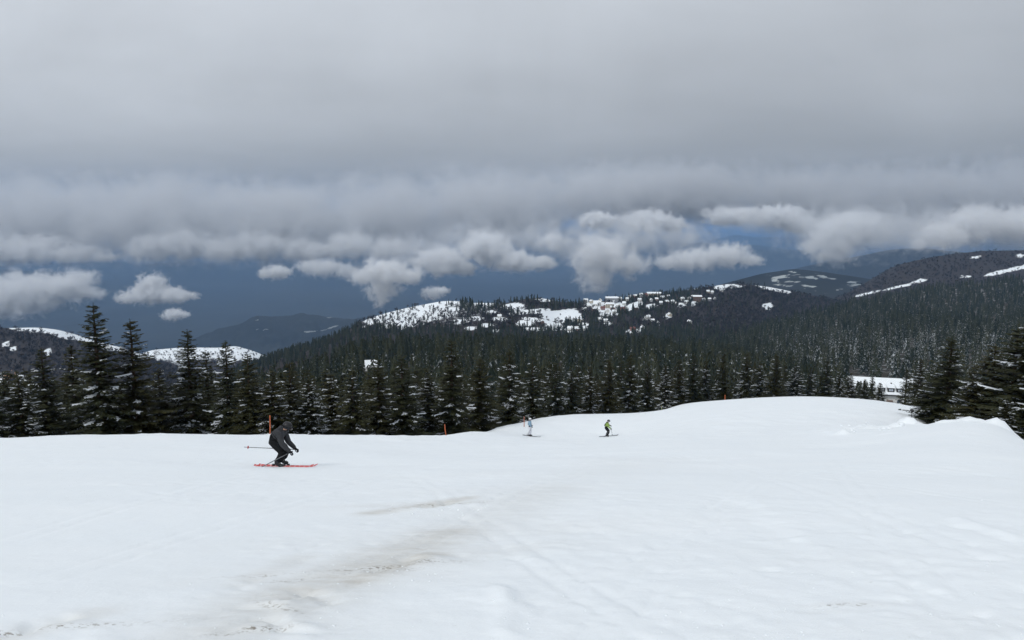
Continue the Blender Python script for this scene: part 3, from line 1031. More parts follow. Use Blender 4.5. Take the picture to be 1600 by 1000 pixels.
def lod_bare(seed):
    r = np.random.default_rng(seed)
    v, f = [], []
    for k in range(15):
        a = r.uniform(0, 6.28); el = r.uniform(.5, 1.3)
        zb = r.uniform(.05, .5)
        L = r.uniform(.35, .62)
        d_ = np.array((math.cos(a) * math.cos(el), math.sin(a) * math.cos(el), math.sin(el)))
        b0 = np.array((r.uniform(-.04, .04), r.uniform(-.04, .04), zb))
        wv = np.cross(d_, r.normal(size=3)); wv /= np.linalg.norm(wv)
        c = len(v)
        v.extend((b0, b0 + d_ * L * .7 + wv * .055, b0 + d_ * L * .85 - wv * .05))
        f.append((c, c + 1, c + 2))
    c = len(v)
    v.extend((np.array((-.025, 0, -.05)), np.array((.025, 0, -.05)), np.array((0, 0, .7)))); f.append((c, c + 1, c + 2))
    return np.array(v), np.array(f)


LOD_A = [lod_spruce(i, 8, 6) for i in range(6)]
LOD_B = [lod_spruce(20 + i, 5, 5) for i in range(6)]
LOD_C = [lod_bare(40 + i) for i in range(6)]


def scatter(name, P, hs, ws, lods, mat, snow, label, rnd=None):
    n = len(P)
    if rnd is None:
        rnd = rng.random(n)
    Vs, Fs, R_, S_ = [], [], [], []
    off = 0
    which = rng.integers(0, len(lods), n)
    for k, (v, f) in enumerate(lods):
        ii = np.where(which == k)[0]
        if not len(ii):
            continue
        a = rng.random(len(ii)) * 6.283
        c, s_ = np.cos(a), np.sin(a)
        h = hs[ii]; w = hs[ii] * ws[ii]
        X = (v[None, :, 0] * c[:, None] - v[None, :, 1] * s_[:, None]) * w[:, None] + P[ii, 0][:, None]
        Y = (v[None, :, 0] * s_[:, None] + v[None, :, 1] * c[:, None]) * w[:, None] + P[ii, 1][:, None]
        Z = v[None, :, 2] * h[:, None] + P[ii, 2][:, None]
        Vs.append(np.stack((X, Y, Z), -1).reshape(-1, 3))
        Fs.append((f[None] + (np.arange(len(ii)) * len(v))[:, None, None] + off).reshape(-1, 3))
        R_.append(np.repeat(rnd[ii], len(v))); S_.append(np.repeat(snow[ii], len(v)))
        off += len(ii) * len(v)
    me = mesh_np(name, np.concatenate(Vs), np.concatenate(Fs), mat, False, {"rnd": np.concatenate(R_), "snow": np.concatenate(S_)})
    o = link(name, me)
    tag(o, label, None, None, "stuff")
    return o


# spruce wood on the hillside below the slope
n = 9000
d = np.exp(rng.uniform(math.log(150), math.log(1250), n * 2))
keep = rng.random(n * 2) < np.minimum(1, (d / 700) ** .9 + .15)
d = d[keep][:n]
px = rng.uniform(-150, 1720, len(d))
q = qt(px, 600)[0]
P = np.stack((q * d, d, slope_base(q * d, d) - .5), 1)
pxs, pys = proj(P)
edx = np.interp(px, [e[0] for e in EDGE], [e[2] for e in EDGE])
ok = d > edx * 1.9
ok &= ~((px > 1365) & (px < 1420) & (d < 420))                    # open ground before the chalet
ok &= ~((px > 1290) & (px < 1440) & (d > 330) & (d < 415))
ok &= ~((np.abs(px - 580) < 14) & (d > 300) & (d < 475))
ok &= ~((px < 400) & (d > 500) & (rng.random(len(px)) < .75))
P, d, px = P[ok], d[ok], px[ok]
h = rng.uniform(7, 17, len(d)) * np.where(rng.random(len(d)) < .12, 1.2, 1)
h = np.where((px > 520) & (px < 600) & (d > 450), h * 1.15, h)
lim = np.interp(px, (-150, 200, 420, 480, 540, 580, 700, 1100, 1300, 1330, 1400, 1500, 1700), (585, 590, 570, 556, 530, 515, 516, 520, 560, 590, 602, 560, 500))
tipz = np.array([at(a, b_, c)[2] for a, b_, c in zip(px, lim, d)])
h = np.minimum(h, np.maximum(tipz - P[:, 2], 4.0) * rng.uniform(.72, 1.0, len(d)))
sn = .20 + .26 * rng.random(len(d)) * np.where(d < 400, 1, .5)
near = d < 420
scatter("spruce_wood", P[near], h[near], rng.uniform(.85, 1.2, near.sum()), LOD_A, m_farspruce, sn[near], "dense spruce wood on the hillside below the slope")
scatter("spruce_wood", P[~near], h[~near], rng.uniform(.9, 1.25, (~near).sum()), LOD_B, m_farspruce, sn[~near], "far spruce wood across the valley bottom")

# wooded hill on the right
P = SC_D.sample(9000)
px, py = proj(P)
ok = ~((px > 1300) & (px < 1440) & (P[:, 1] < 425))
P, px, py = P[ok], px[ok], py[ok]
fr = sstep(500, 560, py) * sstep(1120, 1330, px)
scatter("hill_spruce_wood", P, rng.uniform(7, 18, len(P)), rng.uniform(.85, 1.15, len(P)), LOD_B, m_farspruce, .27 + .26 * fr * (.3 + .7 * rng.random(len(P))) + .14 * (rng.random(len(P)) < .3), "frosted spruce wood covering the right-hand hill")

# village hill: leafless wood, spruce on the lower slope and on the tops
P = SC_C.sample(15000)
px, py = proj(P)
mk = region_mask(px, py, CLEAR_C)
ok = (rng.random(len(P)) > mk * 1.35 - .05) | ((px < 720) & (rng.random(len(P)) < .35 + .5 * sstep(478, 492, py)))
dens = np.where(px < 720, .38 + .4 * sstep(482, 515, py), .95)
ok &= rng.random(len(P)) < dens
P, px, py = P[ok], px[ok], py[ok]
sprucy = (sstep(505, 520, py) * .8 + .75 * region_mask(px, py, [(820, 466, 50, 7), (885, 475, 25, 8), (860, 484, 50, 6, -.1), (700, 473, 12, 6), (1000, 475, 40, 14), (920, 503, 50, 9), (1060, 468, 70, 12), (1010, 490, 60, 12), (750, 482, 50, 10)])) * (1 - .85 * sstep(1080, 1140, px)) + .08
isp = rng.random(len(P)) < sprucy
scatter("village_hill_spruces", P[isp], rng.uniform(8, 14, isp.sum()), rng.uniform(.9, 1.3, isp.sum()), LOD_B, m_farspruce, rng.random(isp.sum()) * .3, "dark spruce groves on the village hill")
nb_ = ~isp
scatter("village_hill_wood", P[nb_], rng.uniform(6, 11, nb_.sum()), rng.uniform(.9, 1.4, nb_.sum()), LOD_C, m_faroak, rng.random(nb_.sum()) * .25, "brown leafless wood on the village hill")

for strip, clear, n, nm, lb in ((SC_E, CLEAR_E, 4500, "brown_hill_wood", "brown leafless wood on the hill at top right"),
                                (SC_H, CLEAR_H, 7000, "dark_hill_wood", "dark leafless wood on the left hill"),
                                (SC_H2, [(300, 545, 100, 7)], 1500, "spur_wood", "scattered leafless wood on the snowy spur")):
    P = strip.sample(n)
    px, py = proj(P)
    ok = (region_mask(px, py, clear) < .4) | (rng.random(len(P)) < (.22 if strip is not SC_H else .08))
    P = P[ok]
    scatter(nm, P, rng.uniform(6, 11, len(P)), rng.uniform(.9, 1.4, len(P)), LOD_C, m_faroak, rng.random(len(P)) * .2, lb)

# ------------------------------------------------------------------ buildings
def box_mesh(name, x0, x1, y0, y1, z0, z1, mat, bev=0.0):
    v = np.array([(x, y, z) for x in (x0, x1) for y in (y0, y1) for z in (z0, z1)])
    f = np.array(((0, 1, 3, 2), (4, 6, 7, 5), (0, 4, 5, 1), (2, 3, 7, 6), (0, 2, 6, 4), (1, 5, 7, 3)))
    return mesh_np(name, v, f, mat)


def prism_mesh(name, prof, x0, x1, mat):
    """profile in (y, z) swept along x"""
    n = len(prof)
    v = np.array([(x0, y, z) for y, z in prof] + [(x1, y, z) for y, z in prof])
    sides = np.array([(i, (i + 1) % n, n + (i + 1) % n, n + i) for i in range(n)])
    caps = np.array([tuple(range(n))[::-1], tuple(range(n, 2 * n))])
    return mesh_np(name, v, [sides, caps], mat)


m_wall_w = plain("render_white", (0.62, 0.62, 0.60), .85, .08, .6)
m_wall_c = plain("render_cream", (0.50, 0.45, 0.36), .85, .08, .6)
m_wall_b = plain("timber_brown", (0.16, 0.10, 0.07), .85, .25, .9)
m_wall_p = plain("render_pink", (0.30, 0.20, 0.175), .85, .10, .6)
m_wall_o = plain("render_salmon", (0.55, 0.33, 0.20), .85, .10, .6)
m_wall_g = plain("render_grey", (0.30, 0.31, 0.32), .85, .10, .6)
m_roofsnow = plain("roof_snow", SNOW, .7, .05, .3, spec=.2)
m_roofred = plain("roof_tile_red", (0.17, 0.075, 0.06), .8, .25, 1.0)
m_roofdark = plain("roof_dark", (0.06, 0.055, 0.055), .8, .2, 1.0)
m_glass = plain("window_glass", (0.05, 0.065, 0.08), .15, .2, 2.0, spec=.5)
m_pane = plain("window_curtain", (0.36, 0.40, 0.45), .35, .12, 3.0, spec=.5)
m_dark = plain("dark_timber", (0.03, 0.026, 0.025), .8, .3, 2.0)


def house(name, loc, rz, w, dp, h, rh, wallm, roofm, label, cat, group=None, windows=0, chimney=True, ov=.5):
    e = empty(name, loc, rz)
    prof = [(-dp / 2, -3), (-dp / 2, h), (0, h + rh * .93), (dp / 2, h), (dp / 2, -3)]
    link("wall", prism_mesh("wall", prof[::-1], -w / 2, w / 2, wallm), e)
    k = rh / (dp / 2)
    oy = dp / 2 + ov
    prof = [(-oy, h - ov * k), (-oy, h - ov * k + .45), (0, h + rh + .5), (oy, h - ov * k + .45), (oy, h - ov * k), (0, h + rh)]
    rf = link("roof", prism_mesh("roof", prof[::-1], -w / 2 - ov, w / 2 + ov, roofm), e)
    if chimney:
        link("chimney", box_mesh("chimney", w * .18, w * .18 + .9, .4, 1.3, h + rh * .5, h + rh + 1.5, wallm), rf)
    if windows:
        nx = max(2, int(w / 3.2))
        for fl in range(windows):
            for i in range(nx):
                x = (i + .5) / nx * w - w / 2
                z = .9 + fl * 2.9
                if z + 1.5 > h:
                    continue
                wd = link("window", WIN[0], e, (x, -dp / 2, z))
                link("frame", WIN[1], wd)
    tag(e, label, cat, group)
    return e


WIN = (box_mesh("window", -.55, .55, -.03, .05, 0, 1.3, m_glass),
       mesh_np("frame", np.array([(x, y, z) for y in (-.06, .02) for x, z in ((-.7, -.15), (.7, -.15), (.7, 1.45), (-.7, 1.45), (-.55, 0), (.55, 0), (.55, 1.3), (-.55, 1.3))]),
               np.array([(0, 1, 5, 4), (1, 2, 6, 5), (2, 3, 7, 6), (3, 0, 4, 7), (8 + 4, 8 + 5, 8 + 1, 8), (13, 14, 10, 9), (14, 15, 11, 10), (15, 12, 8, 11), (0, 8, 9, 1), (1, 9, 10, 2), (2, 10, 11, 3), (3, 11, 8, 0)]), m_dark))

# village houses along the crest: (px, py of the foot, width m, depth, wall height, wall, roof, yaw)
VW = {"w": (m_wall_w, "white"), "c": (m_wall_c, "cream"), "b": (m_wall_b, "brown timber"), "p": (m_wall_p, "pink"), "g": (m_wall_g, "grey")}
VR = {"s": (m_roofsnow, "snowy"), "r": (m_roofred, "red"), "d": (m_roofdark, "dark")}
VILLAGE = [(916, 472, 9, "w", "s"), (924, 473, 8, "c", "s"), (921, 480, 9, "w", "s"), (931, 478, 10, "w", "s"), (938, 472, 8, "c", "s"), (914, 486, 9, "w", "s"), (928, 486, 9, "b", "s"), (941, 484, 9, "p", "r"),
           (949, 480, 9, "c", "s"), (957, 483, 10, "p", "s"), (966, 479, 9, "w", "s"), (975, 477, 8, "w", "s"), (948, 488, 9, "w", "s"), (936, 490, 8, "g", "s"), (960, 490, 9, "w", "s"), (972, 486, 9, "p", "r"),
           (969, 470, 8, "w", "s"), (979, 470, 8, "w", "s"), (957, 474, 8, "g", "s"), (984, 464, 8, "w", "s"), (993, 462, 9, "p", "s"), (1001, 460, 8, "w", "s"), (1008, 463, 9, "p", "r"), (1016, 462, 9, "p", "s"),
           (1024, 459, 9, "w", "s"), (1000, 471, 9, "w", "s"), (992, 484, 8, "b", "s"), (1018, 471, 8, "w", "s"), (1027, 470, 9, "p", "s"), (1035, 467, 9, "w", "s"), (1043, 466, 8, "c", "s"), (1033, 476, 8, "g", "s"),
           (1042, 474, 8, "p", "s"), (1050, 474, 9, "w", "s"), (1057, 477, 8, "p", "s"), (1065, 470, 9, "w", "s"), (1072, 474, 8, "w", "s"), (1063, 478, 8, "g", "s"), (1078, 469, 11, "w", "s"), (1100, 470, 8, "w", "s"),
           (1108, 470, 8, "g", "s"), (1116, 469, 8, "w", "s"), (1105, 458, 8, "c", "s"), (1113, 459, 8, "w", "s"), (1128, 456, 8, "w", "s"), (1046, 494, 8, "c", "s"), (1020, 503, 8, "w", "s"), (1013, 498, 8, "w", "s"),
           (890, 517, 10, "w", "s"), (900, 517, 10, "p", "s"), (914, 517, 8, "w", "s"), (907, 503, 11, "c", "s"), (946, 504, 8, "w", "s"), (988, 517, 10, "p", "r"), (1003, 515, 9, "w", "s"), (938, 502, 8, "w", "s"),
           (846, 507, 9, "b", "s"), (856, 513, 8, "g", "s"), (781, 497, 8, "w", "s"), (873, 512, 8, "w", "s"), (1029, 508, 8, "w", "s"), (1077, 506, 8, "w", "s")]
rv = random.Random(3)
for i, (px, py, w, wk, rk) in enumerate(sorted(VILLAGE)):
    p = SC_C.hit(px, py)
    w *= rv.uniform(.75, 1.0)
    house("village_house", (p[0], p[1], p[2] - .8), rv.uniform(-.5, .5) + (math.pi / 2 if rv.random() < .3 else 0), w, w * rv.uniform(.75, .95), rv.uniform(4.0, 5.8), rv.uniform(2.0, 3.0),
          VW[wk][0], VR[rk][0], f"{VW[wk][1]} house with {VR[rk][1]} roof, {ordinal(i + 1)} from the left in the hill village", "house", "houses of the hill village", windows=2)
for (px, py, w, dp, h, wk, lab) in ((956, 473, 24, 12, 11, "g", "long grey hotel block with a snowy roof at the top of the village"), (1022, 463, 30, 12, 8, "c", "long ochre building with a snowy roof on the village crest"),
                                    (1088, 470, 22, 14, 11, "b", "large dark brown block standing right of a white house in the village"), (953, 481, 16, 11, 9, "c", "cream apartment block below the grey hotel in the village"),
                                    (934, 477, 15, 10, 8, "w", "white block among the houses at the left of the village")):
    p = SC_C.hit(px, py)
    house("hotel_block", (p[0], p[1], p[2] - 1), rv.uniform(-.15, .15), w, dp, h, 2.4, VW[wk][0], m_roofsnow, lab, "building", "large buildings of the hill village", windows=3, chimney=False)

# house on the dark hill at the left edge
p = SC_H.hit(17, 592)
house("salmon_house", (p[0], p[1], p[2] - 1), .35, 13, 11, 8, 4, m_wall_o, m_roofdark, "salmon-walled house with a dark roof among trees at the left edge", "house", windows=2)
# hut in the wood
p = ground_hit(580, 572, d0=250)
p = at(580, 572, 430.0); gz = float(slope_base(p[0], p[1]))
house("forest_hut", (p[0], p[1], max(gz, p[2] - 2.0)), .25, 6.0, 6.5, 2.4, 2.6, m_wall_w, m_roofsnow, "small hut with a snow-covered roof deep in the spruce wood", "hut", windows=1, chimney=False)

# long chalet below the right-hand wood
D0 = 385.0
c = at(1372, 623, D0)
ch = empty("mountain_chalet", c, math.radians(-14))
HW = 18.0
link("wall", prism_mesh("wall", [(-6.2, -4), (-6.2, 4.6), (0, 9.6), (6.2, 4.6), (6.2, -4)][::-1], -HW, HW, m_wall_w), ch)
rf = link("roof", prism_mesh("roof", [(-7.8, 3.75), (-7.8, 4.35), (0, 10.7), (7.8, 4.35), (7.8, 3.75), (0, 10.1)][::-1], -HW - .8, HW + .8, m_roofsnow), ch)
link("eave_board", box_mesh("eave_board", -HW - .9, HW + .9, -7.95, -7.82, 3.3, 3.95, m_dark), rf)
for x in (-3.0, 4.6):
    link("vent_pipe", box_mesh("vent_pipe", x, x + .6, -3.2, -2.6, 6.5, 8.9, m_dark), rf)
for x in (-13.5, -9.2, -4.2, 0.0, 4.2, 8.2, 12.6):
    dm = link("dormer", box_mesh("dormer", x - 1.5, x + 1.5, -6.9, -2.0, 5.1, 7.1, m_dark), ch)
    for k in (-1, 1):
        link("window_pane", box_mesh("window_pane", x + k * .5 - .42, x + k * .5 + .42, -6.98, -6.88, 5.55, 6.6, m_pane), dm)
    link("snow_cap", prism_mesh("snow_cap", [(-7.2, 7.12), (-7.2, 7.4), (-2.2, 8.7), (-2.2, 7.12)][::-1], x - 1.65, x + 1.65, m_roofsnow), dm)


def arch_mesh(x, w, z0, z1, y0, y1, mat):
    pts = [(-w, z0), (w, z0)] + [(w * math.cos(a), z1 - w + w * math.sin(a)) for a in np.linspace(0, math.pi, 9)]
    n = len(pts)
    v = np.array([(x + a, y0, b_) for a, b_ in pts] + [(x + a, y1, b_) for a, b_ in pts])
    sides = np.array([(i, (i + 1) % n, n + (i + 1) % n, n + i) for i in range(n)])
    return mesh_np("archway", v, [sides, np.array([tuple(range(n))[::-1], tuple(range(n, 2 * n))])], mat)


for x in (-12, -6, 0.5, 8.6, 14):
    link("archway", arch_mesh(x, 1.3, -2.5, 1.7, -6.26, -6.0, m_glass), ch)
link("awning", box_mesh("awning", 2.6, 5.4, -6.9, -6.2, .3, .9, m_wall_b), ch)
tag(ch, "long white chalet with a big snowy roof and dark dormers", "chalet")
m_hedge = plain("dry_hedge", (0.10, 0.075, 0.045), .95, .4, 1.5)
n = 500
hx = rng.uniform(-15, 15, n)
hp = np.stack((hx, rng.uniform(-9.6, -8.4, n), rng.uniform(-2.6, -.6, n)), 1)
tv = (hp[:, None] + rng.normal(0, .35, (n, 3, 3))).reshape(-1, 3)
hd = link("hedge", mesh_np("hedge", tv, np.arange(n * 3).reshape(-1, 3), m_hedge), None, c, (0, 0, math.radians(-14)))
tag(hd, "brown leafless hedge in front of the chalet", "hedge")

# ------------------------------------------------------------------ marker poles along the slope
m_orange = plain("orange_plastic", (0.45, 0.115, 0.04), .5, .12, 4.0)
m_redband = plain("red_band", (0.30, 0.06, 0.03), .5, .12, 4.0)
m_palepole = plain("pale_pole", (0.35, 0.42, 0.25), .5, .12, 4.0)
m_darkm = plain("dark_metal", (0.035, 0.035, 0.038), .5, .2, 6.0)


def tube(name, pts, rads, mat, ns=8):
    pts = [np.array(p, float) for p in pts]
    v, f = [], []
    for i, p in enumerate(pts):
        d_ = pts[min(i + 1, len(pts) - 1)] - pts[max(i - 1, 0)]
        d_ /= np.linalg.norm(d_)
        a = np.cross(d_, (0.31, .95, .12)); a /= np.linalg.norm(a)
        b_ = np.cross(d_, a)
        for k in range(ns):
            t_ = 2 * math.pi * k / ns
            v.append(p + rads[i] * (a * math.cos(t_) + b_ * math.sin(t_)))
    for i in range(len(pts) - 1):
        for k in range(ns):
            f.append((i * ns + k, i * ns + (k + 1) % ns, (i + 1) * ns + (k + 1) % ns, (i + 1) * ns + k))
    caps = np.array([tuple(range(ns))[::-1], tuple(range((len(pts) - 1) * ns, len(pts) * ns))])
    return mesh_np(name, np.array(v), [np.array(f), caps], mat, True)


for (px, top, d, lean, mat, lab, r_) in ((420.5, 649, 44, .02, m_orange, "orange marker pole standing behind the crouching skier", .034), (697, 663, 54, -.06, m_orange, "short leaning orange marker pole at the snow edge near the wood", .036),
                                         (819, 651, 74, .0, m_orange, "orange marker pole just left of the skier in white trousers", .036), (1133, 617, 126, .0, m_orange, "orange marker pole on the far rounded crest of the slope", .07),
                                         (1034, 634, 95, .0, m_palepole, "thin pale green marker pole right of the skier in green", .035)):
    p = at(px, top, d)
    g = float(slope_z(p[0], p[1], False))
    h = p[2] - g
    e = link("marker_pole", tube("marker_pole", [(0, 0, -.4), (lean * h * .5, 0, h * .5), (-lean * h * 0, 0, h)], [r_, r_ * .95, r_ * .85], mat), None, (p[0], p[1], g), (0, lean * 2.0, 0))
    link("band", tube("band", [(0, 0, h * .80), (0, 0, h * .86)], [r_ * 1.12, r_ * 1.12], m_redband if mat is m_orange else m_orange), e)
    tag(e, lab, "marker pole", "marker poles along the slope")
# bent pipe with a round reflector at the bank
p = at(1427, 655, 44); g = float(slope_z(p[0], p[1], False))
k = 44 / FPX
e = empty("reflector_post", (p[0], p[1], g))
zt = at(1423, 641, 44)[2] - g
link("bent_pipe", tube("bent_pipe", [(8 * k, .1, -.1), (4 * k, .02, .04), (0, 0, .10), (-2 * k, 0, .3), (-3.2 * k, 0, zt)], [.02] * 5, m_darkm), e)
link("reflector", tube("reflector", [(-3.6 * k, -.05, zt), (-3.6 * k, .02, zt)], [.085, .085], m_darkm, 16), e)
tag(e, "small dark round reflector on a bent pipe beside the right bank", "reflector")

# crumbs of broken snow lying on the slope
ico = bmesh.new(); bmesh.ops.create_icosphere(ico, subdivisions=1, radius=1.0)
iv = np.array([v_.co[:] for v_ in ico.verts]); iff = np.array([[v_.index for v_ in f_.verts] for f_ in ico.faces]); ico.free()
cl = []
for (px0, px1, py0, py1, n, s0, s1) in ((1000, 1600, 880, 1000, 60, .003, .010), (760, 1300, 930, 1000, 50, .003, .010), (380, 560, 900, 1000, 30, .003, .011), (520, 700, 860, 910, 40, .003, .010), (0, 1600, 740, 1000, 120, .003, .010), (1310, 1450, 662, 688, 34, .03, .13), (600, 760, 780, 800, 40, .005, .02)):
    for _ in range(n):
        px, py = random.uniform(px0, px1), random.uniform(py0, py1)
        q, tt = qt(px, py)
        d = EYE / max(-tt - .247, .02)
        d = min(d, 45)
        cl.append((q * d, d, random.uniform(0, 1) ** 2.5 * (s1 - s0) + s0))
cl = np.array(cl)
cz = slope_z(cl[:, 0], cl[:, 1])
n = len(cl)
jit = rng.uniform(.7, 1.3, (n, len(iv), 3))
Vc = iv[None] * jit * cl[:, 2][:, None, None] * np.array((1.3, 1.1, .75)) + np.stack((cl[:, 0], cl[:, 1], cz + cl[:, 2] * .08), 1)[:, None]
o = link("snow_crumbs", mesh_np("snow_crumbs", Vc.reshape(-1, 3), (iff[None] + (np.arange(n) * len(iv))[:, None, None]).reshape(-1, 3), m_crumb, True))
tag(o, "loose crumbs of broken snow scattered on the slope", None, None, "stuff")

# ------------------------------------------------------------------ skiers
def skin_mesh(name, verts, edges, rad, mat, sub=2, root=0):
    me = bpy.data.meshes.new(name + "_skel")
    me.from_pydata([tuple(v) for v in verts], edges, [])
    o = bpy.data.objects.new(name + "_skel", me)
    COL.objects.link(o)
    o.modifiers.new("skin", 'SKIN').use_smooth_shade = True
    if not me.skin_vertices:
        bpy.context.view_layer.objects.active = o
        bpy.ops.mesh.customdata_skin_add()
    for i, sv_ in enumerate(me.skin_vertices[0].data):
        r_ = rad[i]
        sv_.radius = (r_, r_) if not hasattr(r_, '__len__') else r_
        sv_.use_root = (i == root)
    ss = o.modifiers.new("sub", 'SUBSURF'); ss.levels = sub; ss.render_levels = sub
    dg = bpy.context.evaluated_depsgraph_get()
    m2 = bpy.data.meshes.new_from_object(o.evaluated_get(dg))
    bpy.data.objects.remove(o)
    bpy.data.meshes.remove(me)
    m2.name = name
    m2.materials.clear(); m2.materials.append(mat)
    for p_ in m2.polygons:
        p_.use_smooth = True
    return m2


def lathe_mesh(name, prof, mat, axis_scale=(1, 1, 1), ns=16, arc=2 * math.pi):
    v, f = [], []
    for r_, z in prof:
        for k in range(ns):
            a = arc * k / ns
            v.append((r_ * math.cos(a) * axis_scale[0], r_ * math.sin(a) * axis_scale[1], z * axis_scale[2]))
    for i in range(len(prof) - 1):
        for k in range(ns):
            f.append((i * ns + k, i * ns + (k + 1) % ns, (i + 1) * ns + (k + 1) % ns, (i + 1) * ns + k))
    return mesh_np(name, np.array(v), np.array(f), mat, True)


m_skin = plain("skin", (0.50, 0.30, 0.22), .6, .08, 9.0)
m_charcoal = plain("charcoal_fabric", (0.042, 0.043, 0.047), .85, .25, 9.0, spec=.15)
m_black = plain("black_fabric", (0.010, 0.011, 0.013), .85, .3, 9.0, spec=.15)
m_helm_k = plain("black_helmet", (0.018, 0.018, 0.02), .35, .2, 4.0)
m_helm_w = plain("white_helmet", (0.68, 0.69, 0.7), .35, .05, 4.0)
m_goggle = plain("goggle_lens", (0.05, 0.04, 0.035), .12, .2, 4.0, spec=.6)
m_boot = plain("ski_boot", (0.03, 0.03, 0.033), .4, .25, 14.0)
m_boot_r = plain("ski_boot_detail", (0.20, 0.20, 0.16), .4, .25, 14.0)
m_blue = plain("light_blue_fabric", (0.24, 0.36, 0.47), .85, .12, 7.0, spec=.15)
m_white = plain("white_fabric", (0.66, 0.67, 0.72), .85, .06, 7.0, spec=.15)
m_lime = plain("lime_fabric", (0.24, 0.35, 0.09), .85, .12, 7.0, spec=.15)
m_olive = plain("dark_olive_fabric", (0.03, 0.05, 0.012), .85, .2, 7.0, spec=.15)
m_alu = plain("pole_metal", (0.16, 0.17, 0.18), .4, .15, 10.0, metal=.3)
m_redp = plain("red_plastic", (0.45, 0.04, 0.03), .45, .15, 10.0)
m_skid, t, b = new_mat("grey_ski")
b.inputs["Base Color"].default_value = (0.10, 0.11, 0.12, 1); b.inputs["Roughness"].default_value = .4
m_skir, t, b = new_mat("red_ski")
tc = N(t, "ShaderNodeTexCoord")
wv = N(t, "ShaderNodeTexWave"); wv.inputs["Scale"].default_value = 2.3; wv.inputs["Distortion"].default_value = 3.0; wv.inputs["Detail"].default_value = 2.0
t.links.new(tc.outputs["Object"], wv.inputs["Vector"])
t.links.new(mixc(t, M_(t, 'GREATER_THAN', wv.outputs["Fac"], .9), (0.60, 0.05, 0.045), (0.70, 0.35, 0.33)), b.inputs["Base Color"])
b.inputs["Roughness"].default_value = .35


def glove(name, mat, parent, loc, dirv):
    """closed hand: palm, four fingers curled round the grip, thumb from the side"""
    V_ = [(-.03, 0, 0), (.02, 0, 0), (.06, 0, 0)]
    E_ = [(0, 1), (1, 2)]
    R_ = [(.032, .026), (.040, .026), (.040, .024)]
    for k, yy in enumerate((-.03, -.01, .01, .03)):
        L = (.030, .035, .034, .027)[k]
        i = len(V_)
        V_ += [(.075, yy, .002), (.075 + L, yy, -.012), (.078 + L * .8, yy, -.045), (.065, yy, -.052)]
        E_ += [(2, i), (i, i + 1), (i + 1, i + 2), (i + 2, i + 3)]
        R_ += [.013, .012, .011, .010]
    i = len(V_)
    V_ += [(.01, -.045, -.01), (.045, -.055, -.03), (.065, -.035, -.05)]
    E_ += [(1, i), (i, i + 1), (i + 1, i + 2)]
    R_ += [.014, .013, .011]
    o = link(name, skin_mesh("glove", V_, E_, R_, mat, 1), parent, loc)
    o.rotation_euler = Vector(dirv).to_track_quat('X', 'Z').to_euler()
    return o


